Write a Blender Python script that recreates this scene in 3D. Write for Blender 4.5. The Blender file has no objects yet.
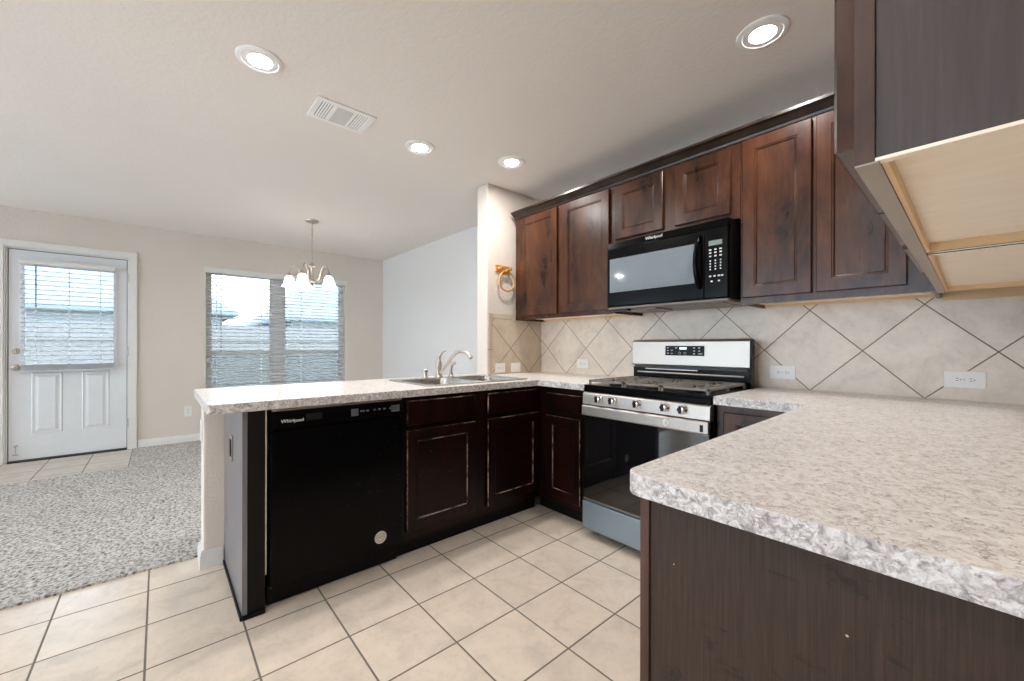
import bpy, bmesh, math, random
from mathutils import Vector, Matrix
random.seed(7)
PI = math.pi
scene = bpy.context.scene
COL = scene.collection
R = math.radians

# ------------------------------------------------------------------ camera
FPX, YAW, CX, CY, CAMZ, ROLL = 403.0, 0.8568, 508.5, 345.8, 1.15, .002
cam = bpy.data.cameras.new('camera')
cam.sensor_width = 36.0
cam.lens = FPX / 1024 * 36.0
cam.shift_x = (512 - CX) / 1024
cam.shift_y = (CY - 340.5) / 1024
cam.clip_start = 0.02
camo = bpy.data.objects.new('camera', cam)
camo.location = (0, 0, CAMZ)
camo.rotation_euler = (Matrix.Rotation(YAW, 3, 'Z') @ Matrix.Rotation(PI / 2, 3, 'X') @ Matrix.Rotation(ROLL, 3, 'Z')).to_euler()
COL.objects.link(camo)
scene.camera = camo

# ------------------------------------------------------------------ world, exposure
world = bpy.data.worlds.new('sky')
scene.world = world
world.use_nodes = True
wn = world.node_tree
bg = wn.nodes['Background']
bg.inputs['Color'].default_value = (0.77, 0.885, 1.0, 1)
bg.inputs['Strength'].default_value = 6.0
vs = scene.view_settings
vs.view_transform = 'Standard'
vs.look = 'None'
vs.gamma = 1
vs.use_curve_mapping = False
vs.exposure = 0.72
CAN_STRENGTH = 270.0      # downlight lenses
SHADE_STRENGTH = 3.2      # lit chandelier glass

# ------------------------------------------------------------------ measurements
CEIL = 2.48
XF = -6.08     # dining wall with door and window
YB = 2.65      # stove wall
XS = -2.60     # partition, kitchen side
XR = 0.225     # right wall
YF = -4.0      # wall behind
CT, CU = 0.914, 0.875   # counter top and underside

# ------------------------------------------------------------------ mesh helpers
class MB:
    def __init__(s, M=None):
        s.v = []; s.f = []; s.M = M or Matrix.Identity(4)
    def add(s, vs_, fs):
        n = len(s.v)
        s.v += [s.M @ Vector(p) for p in vs_]
        s.f += [tuple(i + n for i in f) for f in fs]
        return s
    def box(s, x0, x1, y0, y1, z0, z1):
        return s.add([(x0,y0,z0),(x1,y0,z0),(x1,y1,z0),(x0,y1,z0),(x0,y0,z1),(x1,y0,z1),(x1,y1,z1),(x0,y1,z1)],
                     [(0,3,2,1),(4,5,6,7),(0,1,5,4),(1,2,6,5),(2,3,7,6),(3,0,4,7)])
    def tube(s, path, r, n=10, caps=True):
        path = [Vector(p) for p in path]
        rs = r if isinstance(r, (list, tuple)) else [r] * len(path)
        vs_, fs = [], []
        up = None
        for i, p in enumerate(path):
            a = path[max(0, i - 1)]; b = path[min(len(path) - 1, i + 1)]
            d = (b - a).normalized()
            if up is None:
                up = Vector((0, 0, 1)) if abs(d.z) < .9 else Vector((1, 0, 0))
            u = d.cross(up).normalized(); w = u.cross(d).normalized(); up = w
            for k in range(n):
                t = 2 * PI * k / n
                vs_.append(p + (u * math.cos(t) + w * math.sin(t)) * rs[i])
        for i in range(len(path) - 1):
            for k in range(n):
                k2 = (k + 1) % n
                fs.append((i*n+k, i*n+k2, (i+1)*n+k2, (i+1)*n+k))
        if caps:
            fs.append(tuple(range(n - 1, -1, -1)))
            fs.append(tuple((len(path)-1)*n + k for k in range(n)))
        return s.add(vs_, fs)
    def lathe(s, c, prof, n=24, axis='z', cap=True):
        # prof: list of (radius, height); axis direction
        vs_, fs = [], []
        c = Vector(c)
        for r, h in prof:
            for k in range(n):
                t = 2 * PI * k / n
                a, b = r * math.cos(t), r * math.sin(t)
                if axis == 'z': p = (a, b, h)
                elif axis == 'y': p = (a, h, b)
                else: p = (h, a, b)
                vs_.append(c + Vector(p))
        for i in range(len(prof) - 1):
            for k in range(n):
                k2 = (k + 1) % n
                fs.append((i*n+k, i*n+k2, (i+1)*n+k2, (i+1)*n+k))
        if cap:
            fs.append(tuple(range(n)))
            fs.append(tuple((len(prof)-1)*n + k for k in range(n)))
        return s.add(vs_, fs)
    def torus(s, c, R0, r, axis='x', n=32, m=10):
        vs_, fs = [], []
        c = Vector(c)
        for i in range(n):
            t = 2*PI*i/n
            for j in range(m):
                q = 2*PI*j/m
                rr = R0 + r*math.cos(q); h = r*math.sin(q)
                a, b = rr*math.cos(t), rr*math.sin(t)
                p = {'x': (h,a,b), 'y': (a,h,b), 'z': (a,b,h)}[axis]
                vs_.append(c + Vector(p))
        for i in range(n):
            for j in range(m):
                fs.append((i*m+j, ((i+1)%n)*m+j, ((i+1)%n)*m+(j+1)%m, i*m+(j+1)%m))
        return s.add(vs_, fs)
    def prism(s, poly, a0, a1, axis='z'):
        # poly: 2D outline, extruded along axis
        n = len(poly); vs_ = []
        for h in (a0, a1):
            for p, q in poly:
                vs_.append({'z': (p,q,h), 'x': (h,p,q), 'y': (p,h,q)}[axis])
        fs = [tuple(range(n-1,-1,-1)), tuple(range(n, 2*n))]
        fs += [(i, (i+1)%n, n+(i+1)%n, n+i) for i in range(n)]
        return s.add(vs_, fs)

def obj(name, mb, mat, parent=None, bevel=0, smooth=False, bangle=40, seg=2):
    base = Vector((0,0,0))
    if parent is not None:
        q = parent
        while q is not None:
            base += q.location; q = q.parent
    me = bpy.data.meshes.new(name)
    me.from_pydata([tuple(p - base) for p in mb.v], [], mb.f)
    bm = bmesh.new(); bm.from_mesh(me)
    bmesh.ops.recalc_face_normals(bm, faces=bm.faces)
    if bevel:
        es = [e for e in bm.edges if len(e.link_faces) == 2 and e.calc_face_angle(0) > R(bangle)]
        bmesh.ops.bevel(bm, geom=es, offset=bevel, segments=seg, profile=.6, affect='EDGES', clamp_overlap=True)
    if smooth:
        for f in bm.faces: f.smooth = True
        for e in bm.edges:
            if len(e.link_faces) == 2 and e.calc_face_angle(0) > R(38): e.smooth = False
    bm.to_mesh(me); bm.free()
    o = bpy.data.objects.new(name, me)
    if mat: me.materials.append(mat)
    COL.objects.link(o)
    if parent is not None: o.parent = parent
    return o

def thing(name, loc, label, cat, group=None):
    o = bpy.data.objects.new(name, None)
    o.empty_display_size = .05
    o.location = loc
    COL.objects.link(o)
    o['label'] = label; o['category'] = cat
    if group: o['group'] = group
    return o
def tag(o, label, cat, group=None, kind=None):
    o['label'] = label; o['category'] = cat
    if group: o['group'] = group
    if kind: o['kind'] = kind
    return o
def struct(name, mb, mat, parent=None, label=None, **k):
    o = obj(name, mb, mat, parent, **k)
    if parent is None:
        o['kind'] = 'structure'
        if label: o['label'] = label
    return o
def sempty(name, loc, label=None):
    o = bpy.data.objects.new(name, None); o.location = loc; COL.objects.link(o)
    o['kind'] = 'structure'
    if label: o['label'] = label
    return o

def text_part(name, body, size, M, mat, parent, ext=.0006, sx=1.0):
    cu = bpy.data.curves.new(name, 'FONT'); cu.body = body; cu.size = size
    cu.extrude = ext; cu.align_x = 'CENTER'; cu.align_y = 'CENTER'
    cu.resolution_u = 3
    tmp = bpy.data.objects.new(name, cu); COL.objects.link(tmp)
    bpy.context.view_layer.update()
    me = bpy.data.meshes.new_from_object(tmp)
    bpy.data.objects.remove(tmp)
    base = Vector((0,0,0)); q = parent
    while q is not None:
        base += q.location; q = q.parent
    for v in me.vertices:
        c = v.co.copy(); c.x *= sx
        v.co = (M @ c) - base
    me.materials.clear(); me.materials.append(mat)
    o = bpy.data.objects.new(name, me); COL.objects.link(o); o.parent = parent
    return o
def frameM(origin, right, up):
    # local x -> right, local y -> up, local z -> outward
    r = Vector(right); u = Vector(up); w = r.cross(u)
    M = Matrix.Identity(4)
    for i in range(3):
        M[i][0] = r[i]; M[i][1] = u[i]; M[i][2] = w[i]; M[i][3] = origin[i]
    return M

# ------------------------------------------------------------------ materials
def new_mat(name):
    m = bpy.data.materials.new(name); m.use_nodes = True
    nt = m.node_tree
    return m, nt, nt.nodes['Principled BSDF']
def N(nt, t, **k):
    n = nt.nodes.new(t)
    for a, b in k.items():
        if a.startswith('_'): n.inputs[a[1:].replace('_', ' ')].default_value = b
        else: setattr(n, a, b)
    return n
def ramp(nt, stops, src, interp='LINEAR'):
    r = nt.nodes.new('ShaderNodeValToRGB'); cr = r.color_ramp; cr.interpolation = interp
    while len(cr.elements) < len(stops): cr.elements.new(.5)
    for e, (p, c) in zip(cr.elements, stops):
        e.position = p; e.color = (*c, 1) if len(c) == 3 else c
    nt.links.new(src, r.inputs[0])
    return r
def srgb(r, g, b):
    f = lambda c: ((c/255+.055)/1.055)**2.4 if c/255 > .04045 else c/255/12.92
    return (f(r), f(g), f(b))
def coords(nt, scale=(1,1,1), rot=(0,0,0), loc=(0,0,0)):
    tc = nt.nodes.new('ShaderNodeTexCoord'); mp = nt.nodes.new('ShaderNodeMapping')
    nt.links.new(tc.outputs['Object'], mp.inputs[0])
    mp.inputs['Scale'].default_value = scale; mp.inputs['Rotation'].default_value = rot; mp.inputs['Location'].default_value = loc
    return mp.outputs[0]
def noise(nt, vec, scale, detail=3, rough=.5, dist=0):
    n = nt.nodes.new('ShaderNodeTexNoise'); nt.links.new(vec, n.inputs['Vector'])
    n.inputs['Scale'].default_value = scale; n.inputs['Detail'].default_value = detail
    n.inputs['Roughness'].default_value = rough; n.inputs['Distortion'].default_value = dist
    return n
def bump(nt, bs, h, strength, dist=.002):
    b = nt.nodes.new('ShaderNodeBump'); b.inputs['Strength'].default_value = strength; b.inputs['Distance'].default_value = dist
    nt.links.new(h, b.inputs['Height']); nt.links.new(b.outputs[0], bs.inputs['Normal'])
    return b
def mixc(nt, fac, a, b, mode='MIX'):
    m = nt.nodes.new('ShaderNodeMix'); m.data_type = 'RGBA'; m.blend_type = mode
    for idx, v in ((0, fac), (6, a), (7, b)):
        if hasattr(v, 'is_output') or isinstance(v, bpy.types.NodeSocket): nt.links.new(v, m.inputs[idx])
        else: m.inputs[idx].default_value = v if idx == 0 else ((*v, 1) if len(v) == 3 else v)
    return m.outputs[2]
def math_(nt, op, a, b=None, c=None):
    m = nt.nodes.new('ShaderNodeMath'); m.operation = op
    for i, v in enumerate((a, b, c)):
        if v is None: continue
        if isinstance(v, bpy.types.NodeSocket): nt.links.new(v, m.inputs[i])
        else: m.inputs[i].default_value = v
    return m.outputs[0]

def simple(name, col, rough=.5, metal=0, spec=.5, bumpy=None, emit=None, coat=0, var=0):
    m, nt, bs = new_mat(name)
    bs.inputs['Base Color'].default_value = (*col, 1)
    bs.inputs['Roughness'].default_value = rough
    bs.inputs['Metallic'].default_value = metal
    bs.inputs['Specular IOR Level'].default_value = spec
    bs.inputs['Coat Weight'].default_value = coat
    v = coords(nt)
    n = noise(nt, v, 9, 4)
    lo = 1 - (var or .04)
    c = mixc(nt, n.outputs[0], tuple(x*lo for x in col), tuple(min(1, x*(2-lo)) for x in col))
    nt.links.new(c, bs.inputs['Base Color'])
    if bumpy:
        n2 = noise(nt, v, bumpy[0], 3)
        bump(nt, bs, n2.outputs[0], bumpy[1], bumpy[2])
    if emit:
        bs.inputs['Emission Color'].default_value = (*emit[0], 1)
        bs.inputs['Emission Strength'].default_value = emit[1]
    return m

def wall_mat(name, col, s=.35, sc=70):
    m, nt, bs = new_mat(name)
    v = coords(nt)
    n = noise(nt, v, sc, 4, .6); n2 = noise(nt, v, 1.3, 2)
    c = mixc(nt, n2.outputs[0], tuple(x*.97 for x in col), tuple(x*1.03 for x in col))
    nt.links.new(c, bs.inputs['Base Color'])
    bs.inputs['Roughness'].default_value = .75; bs.inputs['Specular IOR Level'].default_value = .25
    r = ramp(nt, [(.42, (0,0,0)), (.62, (1,1,1))], n.outputs[0])
    bump(nt, bs, r.outputs[0], s, .0025)
    return m

def tile_mat(name, axes, size, off, rot, base, grout, gw, tint=.06, rough=.35, mott=1.0):
    """square tiles with grout; axes = which object coordinates run across the tile"""
    m, nt, bs = new_mat(name)
    tc = nt.nodes.new('ShaderNodeTexCoord'); sp = nt.nodes.new('ShaderNodeSeparateXYZ')
    nt.links.new(tc.outputs['Object'], sp.inputs[0])
    u = math_(nt, 'SUBTRACT', sp.outputs[axes[0]], off[0]); v = math_(nt, 'SUBTRACT', sp.outputs[axes[1]], off[1])
    if rot:
        cc, ss = math.cos(rot), math.sin(rot)
        u2 = math_(nt, 'ADD', math_(nt, 'MULTIPLY', u, cc), math_(nt, 'MULTIPLY', v, ss))
        v2 = math_(nt, 'SUBTRACT', math_(nt, 'MULTIPLY', v, cc), math_(nt, 'MULTIPLY', u, ss))
        u, v = u2, v2
    u = math_(nt, 'DIVIDE', u, size); v = math_(nt, 'DIVIDE', v, size)
    def edge(x):
        f = math_(nt, 'FRACT', x)
        return math_(nt, 'MINIMUM', f, math_(nt, 'SUBTRACT', 1.0, f))
    e = math_(nt, 'MULTIPLY', math_(nt, 'MINIMUM', edge(u), edge(v)), size)
    cell = nt.nodes.new('ShaderNodeCombineXYZ')
    nt.links.new(math_(nt, 'FLOOR', u), cell.inputs[0]); nt.links.new(math_(nt, 'FLOOR', v), cell.inputs[1])
    wnz = nt.nodes.new('ShaderNodeTexWhiteNoise'); nt.links.new(cell.outputs[0], wnz.inputs[0])
    mr = nt.nodes.new('ShaderNodeMapRange'); mr.inputs[1].default_value = gw*.5; mr.inputs[2].default_value = gw*.5+.0015
    nt.links.new(e, mr.inputs[0])
    # mottled ceramic, offset per tile
    vadd = nt.nodes.new('ShaderNodeVectorMath'); vadd.operation = 'MULTIPLY_ADD'
    nt.links.new(wnz.outputs[1], vadd.inputs[0]); vadd.inputs[1].default_value = (5,5,5); nt.links.new(tc.outputs['Object'], vadd.inputs[2])
    n1 = noise(nt, vadd.outputs[0], 7, 6, .62, .6)
    n2 = noise(nt, vadd.outputs[0], 38, 4, .6)
    d = tuple(x*(1-.13*mott) for x in base); l = tuple(min(1, x*(1+.08*mott)) for x in base)
    c = ramp(nt, [(.33, d), (.5, base), (.68, l)], n1.outputs[0]).outputs[0]
    f2 = ramp(nt, [(.50, (1,1,1)), (.66, (1-.10*mott, 1-.12*mott, 1-.15*mott))], n2.outputs[0]).outputs[0]
    c = mixc(nt, .55, c, f2, 'MULTIPLY')
    hv = nt.nodes.new('ShaderNodeHueSaturation'); nt.links.new(c, hv.inputs['Color'])
    nt.links.new(math_(nt, 'ADD', math_(nt, 'MULTIPLY', wnz.outputs[0], tint), 1 - tint/2), hv.inputs['Value'])
    c = mixc(nt, mr.outputs[0], grout, hv.outputs[0])
    nt.links.new(c, bs.inputs['Base Color'])
    rr = math_(nt, 'SUBTRACT', .85, math_(nt, 'MULTIPLY', mr.outputs[0], .85 - rough))
    nt.links.new(rr, bs.inputs['Roughness'])
    h = math_(nt, 'ADD', mr.outputs[0], math_(nt, 'MULTIPLY', n1.outputs[0], .25))
    bump(nt, bs, h, .5, .0015)
    return m

M = {}
M['wall'] = wall_mat('wall_paint', srgb(222,211,200))
M['wall_cool'] = wall_mat('dining_wall_paint', srgb(222,218,213))
M['ceiling'] = wall_mat('ceiling_paint', srgb(240,231,222), .18, 45)
M['trim'] = simple('white_trim_paint', srgb(228,226,222), .35)
M['door'] = simple('white_door_paint', srgb(226,228,230), .35)
M['floor'] = tile_mat('floor_tile', (0,1), .3036, (-1.9179,.5699), 0, srgb(222,206,188), srgb(116,106,96), .0055, .05, .30)
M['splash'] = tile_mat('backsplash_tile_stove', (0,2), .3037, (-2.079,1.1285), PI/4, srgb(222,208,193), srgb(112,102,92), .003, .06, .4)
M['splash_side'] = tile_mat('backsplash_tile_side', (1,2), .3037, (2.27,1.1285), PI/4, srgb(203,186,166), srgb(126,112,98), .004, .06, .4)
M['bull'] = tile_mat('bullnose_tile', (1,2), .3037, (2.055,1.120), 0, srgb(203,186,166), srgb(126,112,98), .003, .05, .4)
M['plastic'] = simple('white_plastic', srgb(232,228,222), .35)
M['slot'] = simple('dark_slot', (.03,.03,.03), .5)
M['blind'] = simple('white_blind', srgb(232,234,235), .4)
def blind_mat():
    m, nt, bs = new_mat('white_blind')
    bs.inputs['Base Color'].default_value = (*srgb(236,238,240), 1); bs.inputs['Roughness'].default_value = .4
    tl = nt.nodes.new('ShaderNodeBsdfTranslucent'); tl.inputs[0].default_value = (.95,.96,.97,1)
    mx = nt.nodes.new('ShaderNodeMixShader'); mx.inputs[0].default_value = .45
    nt.links.new(bs.outputs[0], mx.inputs[1]); nt.links.new(tl.outputs[0], mx.inputs[2])
    nt.links.new(mx.outputs[0], nt.nodes['Material Output'].inputs[0])
    return m
M['blind'] = blind_mat()
M['cord'] = simple('grey_wand', srgb(120,126,132), .3)
M['white_metal'] = simple('white_enamel', srgb(246,244,240), .35)
M['brass'] = simple('brass', srgb(226,172,98), .48, .75)
M['nickel'] = simple('brushed_nickel', srgb(190,180,168), .34, 1)
M['chrome'] = simple('chrome', srgb(215,215,215), .12, 1)
M['black'] = simple('black_enamel', (.002,.002,.0022), .2, spec=.10)
M['black_plain'] = simple('black_plastic', (.006,.006,.006), .4, spec=.25)
M['iron'] = simple('cast_iron', srgb(128,119,110), .42, 0, bumpy=(200,.3,.001))
M['blackglass'] = simple('black_glass', (.004,.004,.005), .04, coat=1)
M['maple'] = None

def cab_mat(name, dark, light, rough, gs=1.0, specks=0):
    m, nt, bs = new_mat(name)
    v = coords(nt, (1,1,.35)); v1 = coords(nt)
    a = noise(nt, v, 9*gs, 5, .6, .4)
    b = noise(nt, coords(nt, (22,22,1.2)), 6, 4, .6)
    c = ramp(nt, [(.30, dark), (.72, light)], a.outputs[0]).outputs[0]
    g = ramp(nt, [(.35, (.72,.72,.72)), (.65, (1.12,1.12,1.12))], b.outputs[0]).outputs[0]
    c = mixc(nt, .6, c, g, 'MULTIPLY')
    if specks:
        vo = nt.nodes.new('ShaderNodeTexVoronoi'); nt.links.new(v1, vo.inputs['Vector']); vo.inputs['Scale'].default_value = 26
        vo.inputs['Randomness'].default_value = 1
        near = math_(nt, 'LESS_THAN', vo.outputs['Distance'], .035)
        sep = nt.nodes.new('ShaderNodeSeparateColor'); nt.links.new(vo.outputs['Color'], sep.inputs[0])
        rare = math_(nt, 'GREATER_THAN', sep.outputs[0], 1 - specks)
        c = mixc(nt, math_(nt, 'MULTIPLY', near, rare), c, srgb(190,175,155))
    nt.links.new(c, bs.inputs['Base Color'])
    bs.inputs['Roughness'].default_value = rough
    bs.inputs['Specular IOR Level'].default_value = .38
    bump(nt, bs, b.outputs[0], .08, .001)
    return m
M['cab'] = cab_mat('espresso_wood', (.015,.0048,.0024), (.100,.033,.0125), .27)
M['cab_low'] = cab_mat('espresso_wood_worn_shaded', (.0025,.0008,.0007), (.018,.0030,.0020), .30, specks=.10)  # worn specks; wood colour also darkened for the shade on base cabinets
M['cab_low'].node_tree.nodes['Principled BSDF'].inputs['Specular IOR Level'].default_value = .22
M['crown'] = cab_mat('crown_wood', (.012,.006,.004), (.050,.028,.019), .3)
M['edge'] = cab_mat('espresso_edge', srgb(52,32,26), srgb(88,60,48), .4)
def worn_mat():
    m, nt, bs = new_mat('worn_door_edge')
    a = noise(nt, coords(nt), 11, 4, .7)
    c = ramp(nt, [(.44, srgb(28,14,10)), (.50, srgb(120,92,76)), (.60, srgb(200,176,156))], a.outputs[0]).outputs[0]
    nt.links.new(c, bs.inputs['Base Color']); bs.inputs['Roughness'].default_value = .45
    return m
M['worn'] = worn_mat()
M['side'] = cab_mat('cabinet_side_laminate', srgb(70,60,58), srgb(80,70,69), .42, .6, .05)
M['side_pale'] = cab_mat('side_laminate_window_sheen', srgb(112,108,112), srgb(124,120,124), .30, .6, .05)  # side laminate made paler: window sheen put into its colour
M['kick'] = simple('toe_kick_black', (.004,.003,.003), .5, spec=.2)
def end_mat():
    m, nt, bs = new_mat('end_panel_laminate')
    v = coords(nt)
    g = noise(nt, coords(nt, (60,60,1.5)), 5, 5, .7)
    c = ramp(nt, [(.25, srgb(44,31,23)), (.75, srgb(72,55,43))], g.outputs[0]).outputs[0]
    s = noise(nt, coords(nt, (1.2,1,2.2)), 6.5, 5, .75, 1.2)
    sm = ramp(nt, [(.58, (1,1,1)), (.66, (.42,.40,.38))], s.outputs[0]).outputs[0]
    c = mixc(nt, .75, c, sm, 'MULTIPLY')
    vo = nt.nodes.new('ShaderNodeTexVoronoi'); nt.links.new(v, vo.inputs['Vector']); vo.inputs['Scale'].default_value = 24
    near = math_(nt, 'LESS_THAN', vo.outputs['Distance'], .06)
    sep = nt.nodes.new('ShaderNodeSeparateColor'); nt.links.new(vo.outputs['Color'], sep.inputs[0])
    rare = math_(nt, 'GREATER_THAN', sep.outputs[0], .72)
    c = mixc(nt, math_(nt, 'MULTIPLY', near, rare), c, srgb(200,175,140))
    nt.links.new(c, bs.inputs['Base Color']); bs.inputs['Roughness'].default_value = .5; bs.inputs['Specular IOR Level'].default_value = .3
    bump(nt, bs, g.outputs[0], .1, .001)
    return m
M['end'] = end_mat()
def maple_mat():
    m, nt, bs = new_mat('maple_plywood')
    g = noise(nt, coords(nt, (3,14,3)), 3, 4, .6, .3); v = coords(nt)
    c = ramp(nt, [(.3, srgb(246,228,204)), (.7, srgb(251,238,218))], g.outputs[0]).outputs[0]
    s = noise(nt, coords(nt, (2,6,2)), 2.3, 3, .6)
    k = ramp(nt, [(.70, (1,1,1)), (.78, (.72,.6,.45))], s.outputs[0]).outputs[0]
    c = mixc(nt, .5, c, k, 'MULTIPLY')
    nt.links.new(c, bs.inputs['Base Color']); bs.inputs['Roughness'].default_value = .5
    return m
M['maple'] = maple_mat()
M['maple_raw'] = simple('raw_pine_rail', srgb(226,192,148), .6, var=.10)
M['graywood'] = simple('grey_stained_edge', srgb(158,146,134), .5, var=.12)
def counter_mat(name='speckled_laminate', k=0.0):
    m, nt, bs = new_mat(name)
    v = coords(nt)
    w = noise(nt, v, 22, 4, .6)
    vm = nt.nodes.new('ShaderNodeVectorMath'); vm.operation = 'MULTIPLY_ADD'
    nt.links.new(w.outputs[1], vm.inputs[0]); vm.inputs[1].default_value = (.035,.035,.035); nt.links.new(v, vm.inputs[2])
    vo = nt.nodes.new('ShaderNodeTexVoronoi'); vo.feature = 'DISTANCE_TO_EDGE'; vo.inputs['Scale'].default_value = 80
    nt.links.new(vm.outputs[0], vo.inputs['Vector'])
    n = noise(nt, vm.outputs[0], 70, 5, .66, .8)
    n2 = noise(nt, v, 9, 3, .5)
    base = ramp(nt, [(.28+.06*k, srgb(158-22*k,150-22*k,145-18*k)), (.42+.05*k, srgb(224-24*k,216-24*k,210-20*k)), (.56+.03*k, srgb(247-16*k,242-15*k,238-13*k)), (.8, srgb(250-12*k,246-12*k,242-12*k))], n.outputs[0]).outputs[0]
    veins = ramp(nt, [(0, (1,1,1)), (.07, (0,0,0))], vo.outputs['Distance']).outputs[0]
    gate = ramp(nt, [(.46, (0,0,0)), (.60, (1,1,1))], noise(nt, v, 30, 3, .6).outputs[0]).outputs[0]
    vf = math_(nt, 'MULTIPLY', math_(nt, 'MULTIPLY', veins, gate), .78)
    c = mixc(nt, vf, base, srgb(122,110,102))
    dk = ramp(nt, [(.63, (0,0,0)), (.68, (1,1,1))], noise(nt, vm.outputs[0], 95, 3, .6).outputs[0]).outputs[0]
    c = mixc(nt, math_(nt, 'MULTIPLY', dk, .6), c, srgb(100,88,80))
    big = ramp(nt, [(.3, (.96,.955,.95)), (.7, (1,1,1))], n2.outputs[0]).outputs[0]
    c = mixc(nt, 1.0, c, big, 'MULTIPLY')
    nt.links.new(c, bs.inputs['Base Color']); bs.inputs['Roughness'].default_value = .28
    bs.inputs['Specular IOR Level'].default_value = .5
    return m
M['counter'] = counter_mat()
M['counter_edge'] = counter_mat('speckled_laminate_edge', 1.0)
def carpet_mat():
    m, nt, bs = new_mat('carpet_loops')
    v = coords(nt)
    n = noise(nt, v, 62, 5, .75); n2 = noise(nt, v, 200, 2, .6); n3 = noise(nt, v, 5, 3)
    c = ramp(nt, [(.38, srgb(104,98,92)), (.46, srgb(184,178,171)), (.54, srgb(222,217,211)), (.68, srgb(244,241,237))], n.outputs[0]).outputs[0]
    c = mixc(nt, .5, c, ramp(nt, [(.3, (.72,.72,.72)), (.6, (1,1,1))], n2.outputs[0]).outputs[0], 'MULTIPLY')
    c = mixc(nt, .6, c, ramp(nt, [(.3, (.88,.88,.88)), (.7, (1,1,1))], n3.outputs[0]).outputs[0], 'MULTIPLY')
    nt.links.new(c, bs.inputs['Base Color']); bs.inputs['Roughness'].default_value = .95; bs.inputs['Specular IOR Level'].default_value = .1
    bump(nt, bs, n.outputs[0], 1.0, .012)
    return m
M['carpet'] = carpet_mat()
def steel_mat(name, col, rough, stretch):
    m, nt, bs = new_mat(name)
    g = noise(nt, coords(nt, stretch), 8, 3, .6)
    c = mixc(nt, g.outputs[0], tuple(x*.93 for x in col), col)
    nt.links.new(c, bs.inputs['Base Color'])
    bs.inputs['Metallic'].default_value = 1
    nt.links.new(math_(nt, 'ADD', math_(nt, 'MULTIPLY', g.outputs[0], .12), rough), bs.inputs['Roughness'])
    return m
M['steel'] = steel_mat('stainless_steel', srgb(184,176,168), .36, (1,1,60))
M['steel_blue'] = steel_mat('drawer_steel_window_tint', srgb(160,178,192), .34, (1,1,60))  # blue of the reflected window put into the steel colour
M['sink'] = steel_mat('sink_steel', srgb(205,203,198), .22, (20,1,1))
def glass_mat(name, tint=(1,1,1), fres=1.45):
    m = bpy.data.materials.new(name); m.use_nodes = True; nt = m.node_tree
    nt.nodes.clear()
    out = nt.nodes.new('ShaderNodeOutputMaterial'); tr = nt.nodes.new('ShaderNodeBsdfTransparent'); gl = nt.nodes.new('ShaderNodeBsdfGlossy')
    fr = nt.nodes.new('ShaderNodeFresnel'); mx = nt.nodes.new('ShaderNodeMixShader')
    fr.inputs[0].default_value = fres; gl.inputs['Roughness'].default_value = .01
    tr.inputs[0].default_value = (*tint, 1)
    nt.links.new(fr.outputs[0], mx.inputs[0]); nt.links.new(tr.outputs[0], mx.inputs[1]); nt.links.new(gl.outputs[0], mx.inputs[2])
    nt.links.new(mx.outputs[0], out.inputs[0])
    return m
M['glass'] = glass_mat('window_glass', (.95,.98,1))
M['glass_dark'] = glass_mat('dimmed_window_glass', (.70,.73,.76))  # tint added to dim the sky seen through the blinds
M['screen'] = glass_mat('insect_screen', (.74,.77,.77), 1.1)
M['can'] = simple('downlight_lens', (1,1,1), .5, emit=((1,.975,.95), CAN_STRENGTH))
M['shade'] = simple('lit_frosted_shade', (.9,.88,.85), .4, emit=((1,.93,.84), SHADE_STRENGTH))
M['lcd'] = simple('blue_display', (.2,.3,.4), .3, emit=((.55,.8,1), 1.6))
M['lcd_grey'] = simple('grey_display', srgb(120,135,128), .25)
M['print'] = simple('white_print', srgb(215,215,212), .5)
M['print_dim'] = simple('grey_print', srgb(84,88,92), .5)
M['sticker'] = simple('white_sticker', srgb(225,222,215), .5)
M['ink'] = simple('sticker_ink', srgb(110,80,60), .6)

# ------------------------------------------------------------------ room shell
struct('floor', MB().box(-6.3, XR+.1, YF-.1, YB+.12, -.10, 0), M['floor'], label='beige square tiled floor with dark grout')
struct('ceiling', MB().box(-6.3, XR+.1, YF-.1, YB+.12, CEIL, CEIL+.1), M['ceiling'], label='textured white ceiling')
# carpet (nobody could count the loops)
cp = MB()
cp.prism([(-2.755,YF),(-2.755,YB),(XF,YB),(XF,-.215),(-5.175,-.215),(-5.175,YF)], 0.0, .012)
tag(obj('carpet', cp, M['carpet']), 'grey speckled carpet beyond the kitchen peninsula', 'carpet', kind='stuff')

# dining wall with door and window openings
DY0, DY1, DZ = -1.115, -.255, 2.095     # door opening
WY0, WY1, WZ0, WZ1 = .425, 2.075, .42, 2.07
w = MB(); x0, x1 = XF-.14, XF
w.box(x0,x1, YF, DY0, 0, CEIL).box(x0,x1, DY0, DY1, DZ, CEIL).box(x0,x1, DY1, WY0, 0, CEIL)
w.box(x0,x1, WY0, WY1, 0, WZ0).box(x0,x1, WY0, WY1, WZ1, CEIL).box(x0,x1, WY1, YB+.12, 0, CEIL)
struct('wall_left', w, M['wall'], label='beige dining wall with door and window')
struct('wall_back', MB().box(XF, XR+.12, YB, YB+.12, 0, CEIL), M['wall_cool'], label='wall behind the range, running on into the dining room')
struct('wall_right', MB().box(XR, XR+.12, YF, YB, 0, CEIL), M['wall'], label='kitchen right wall')
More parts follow.
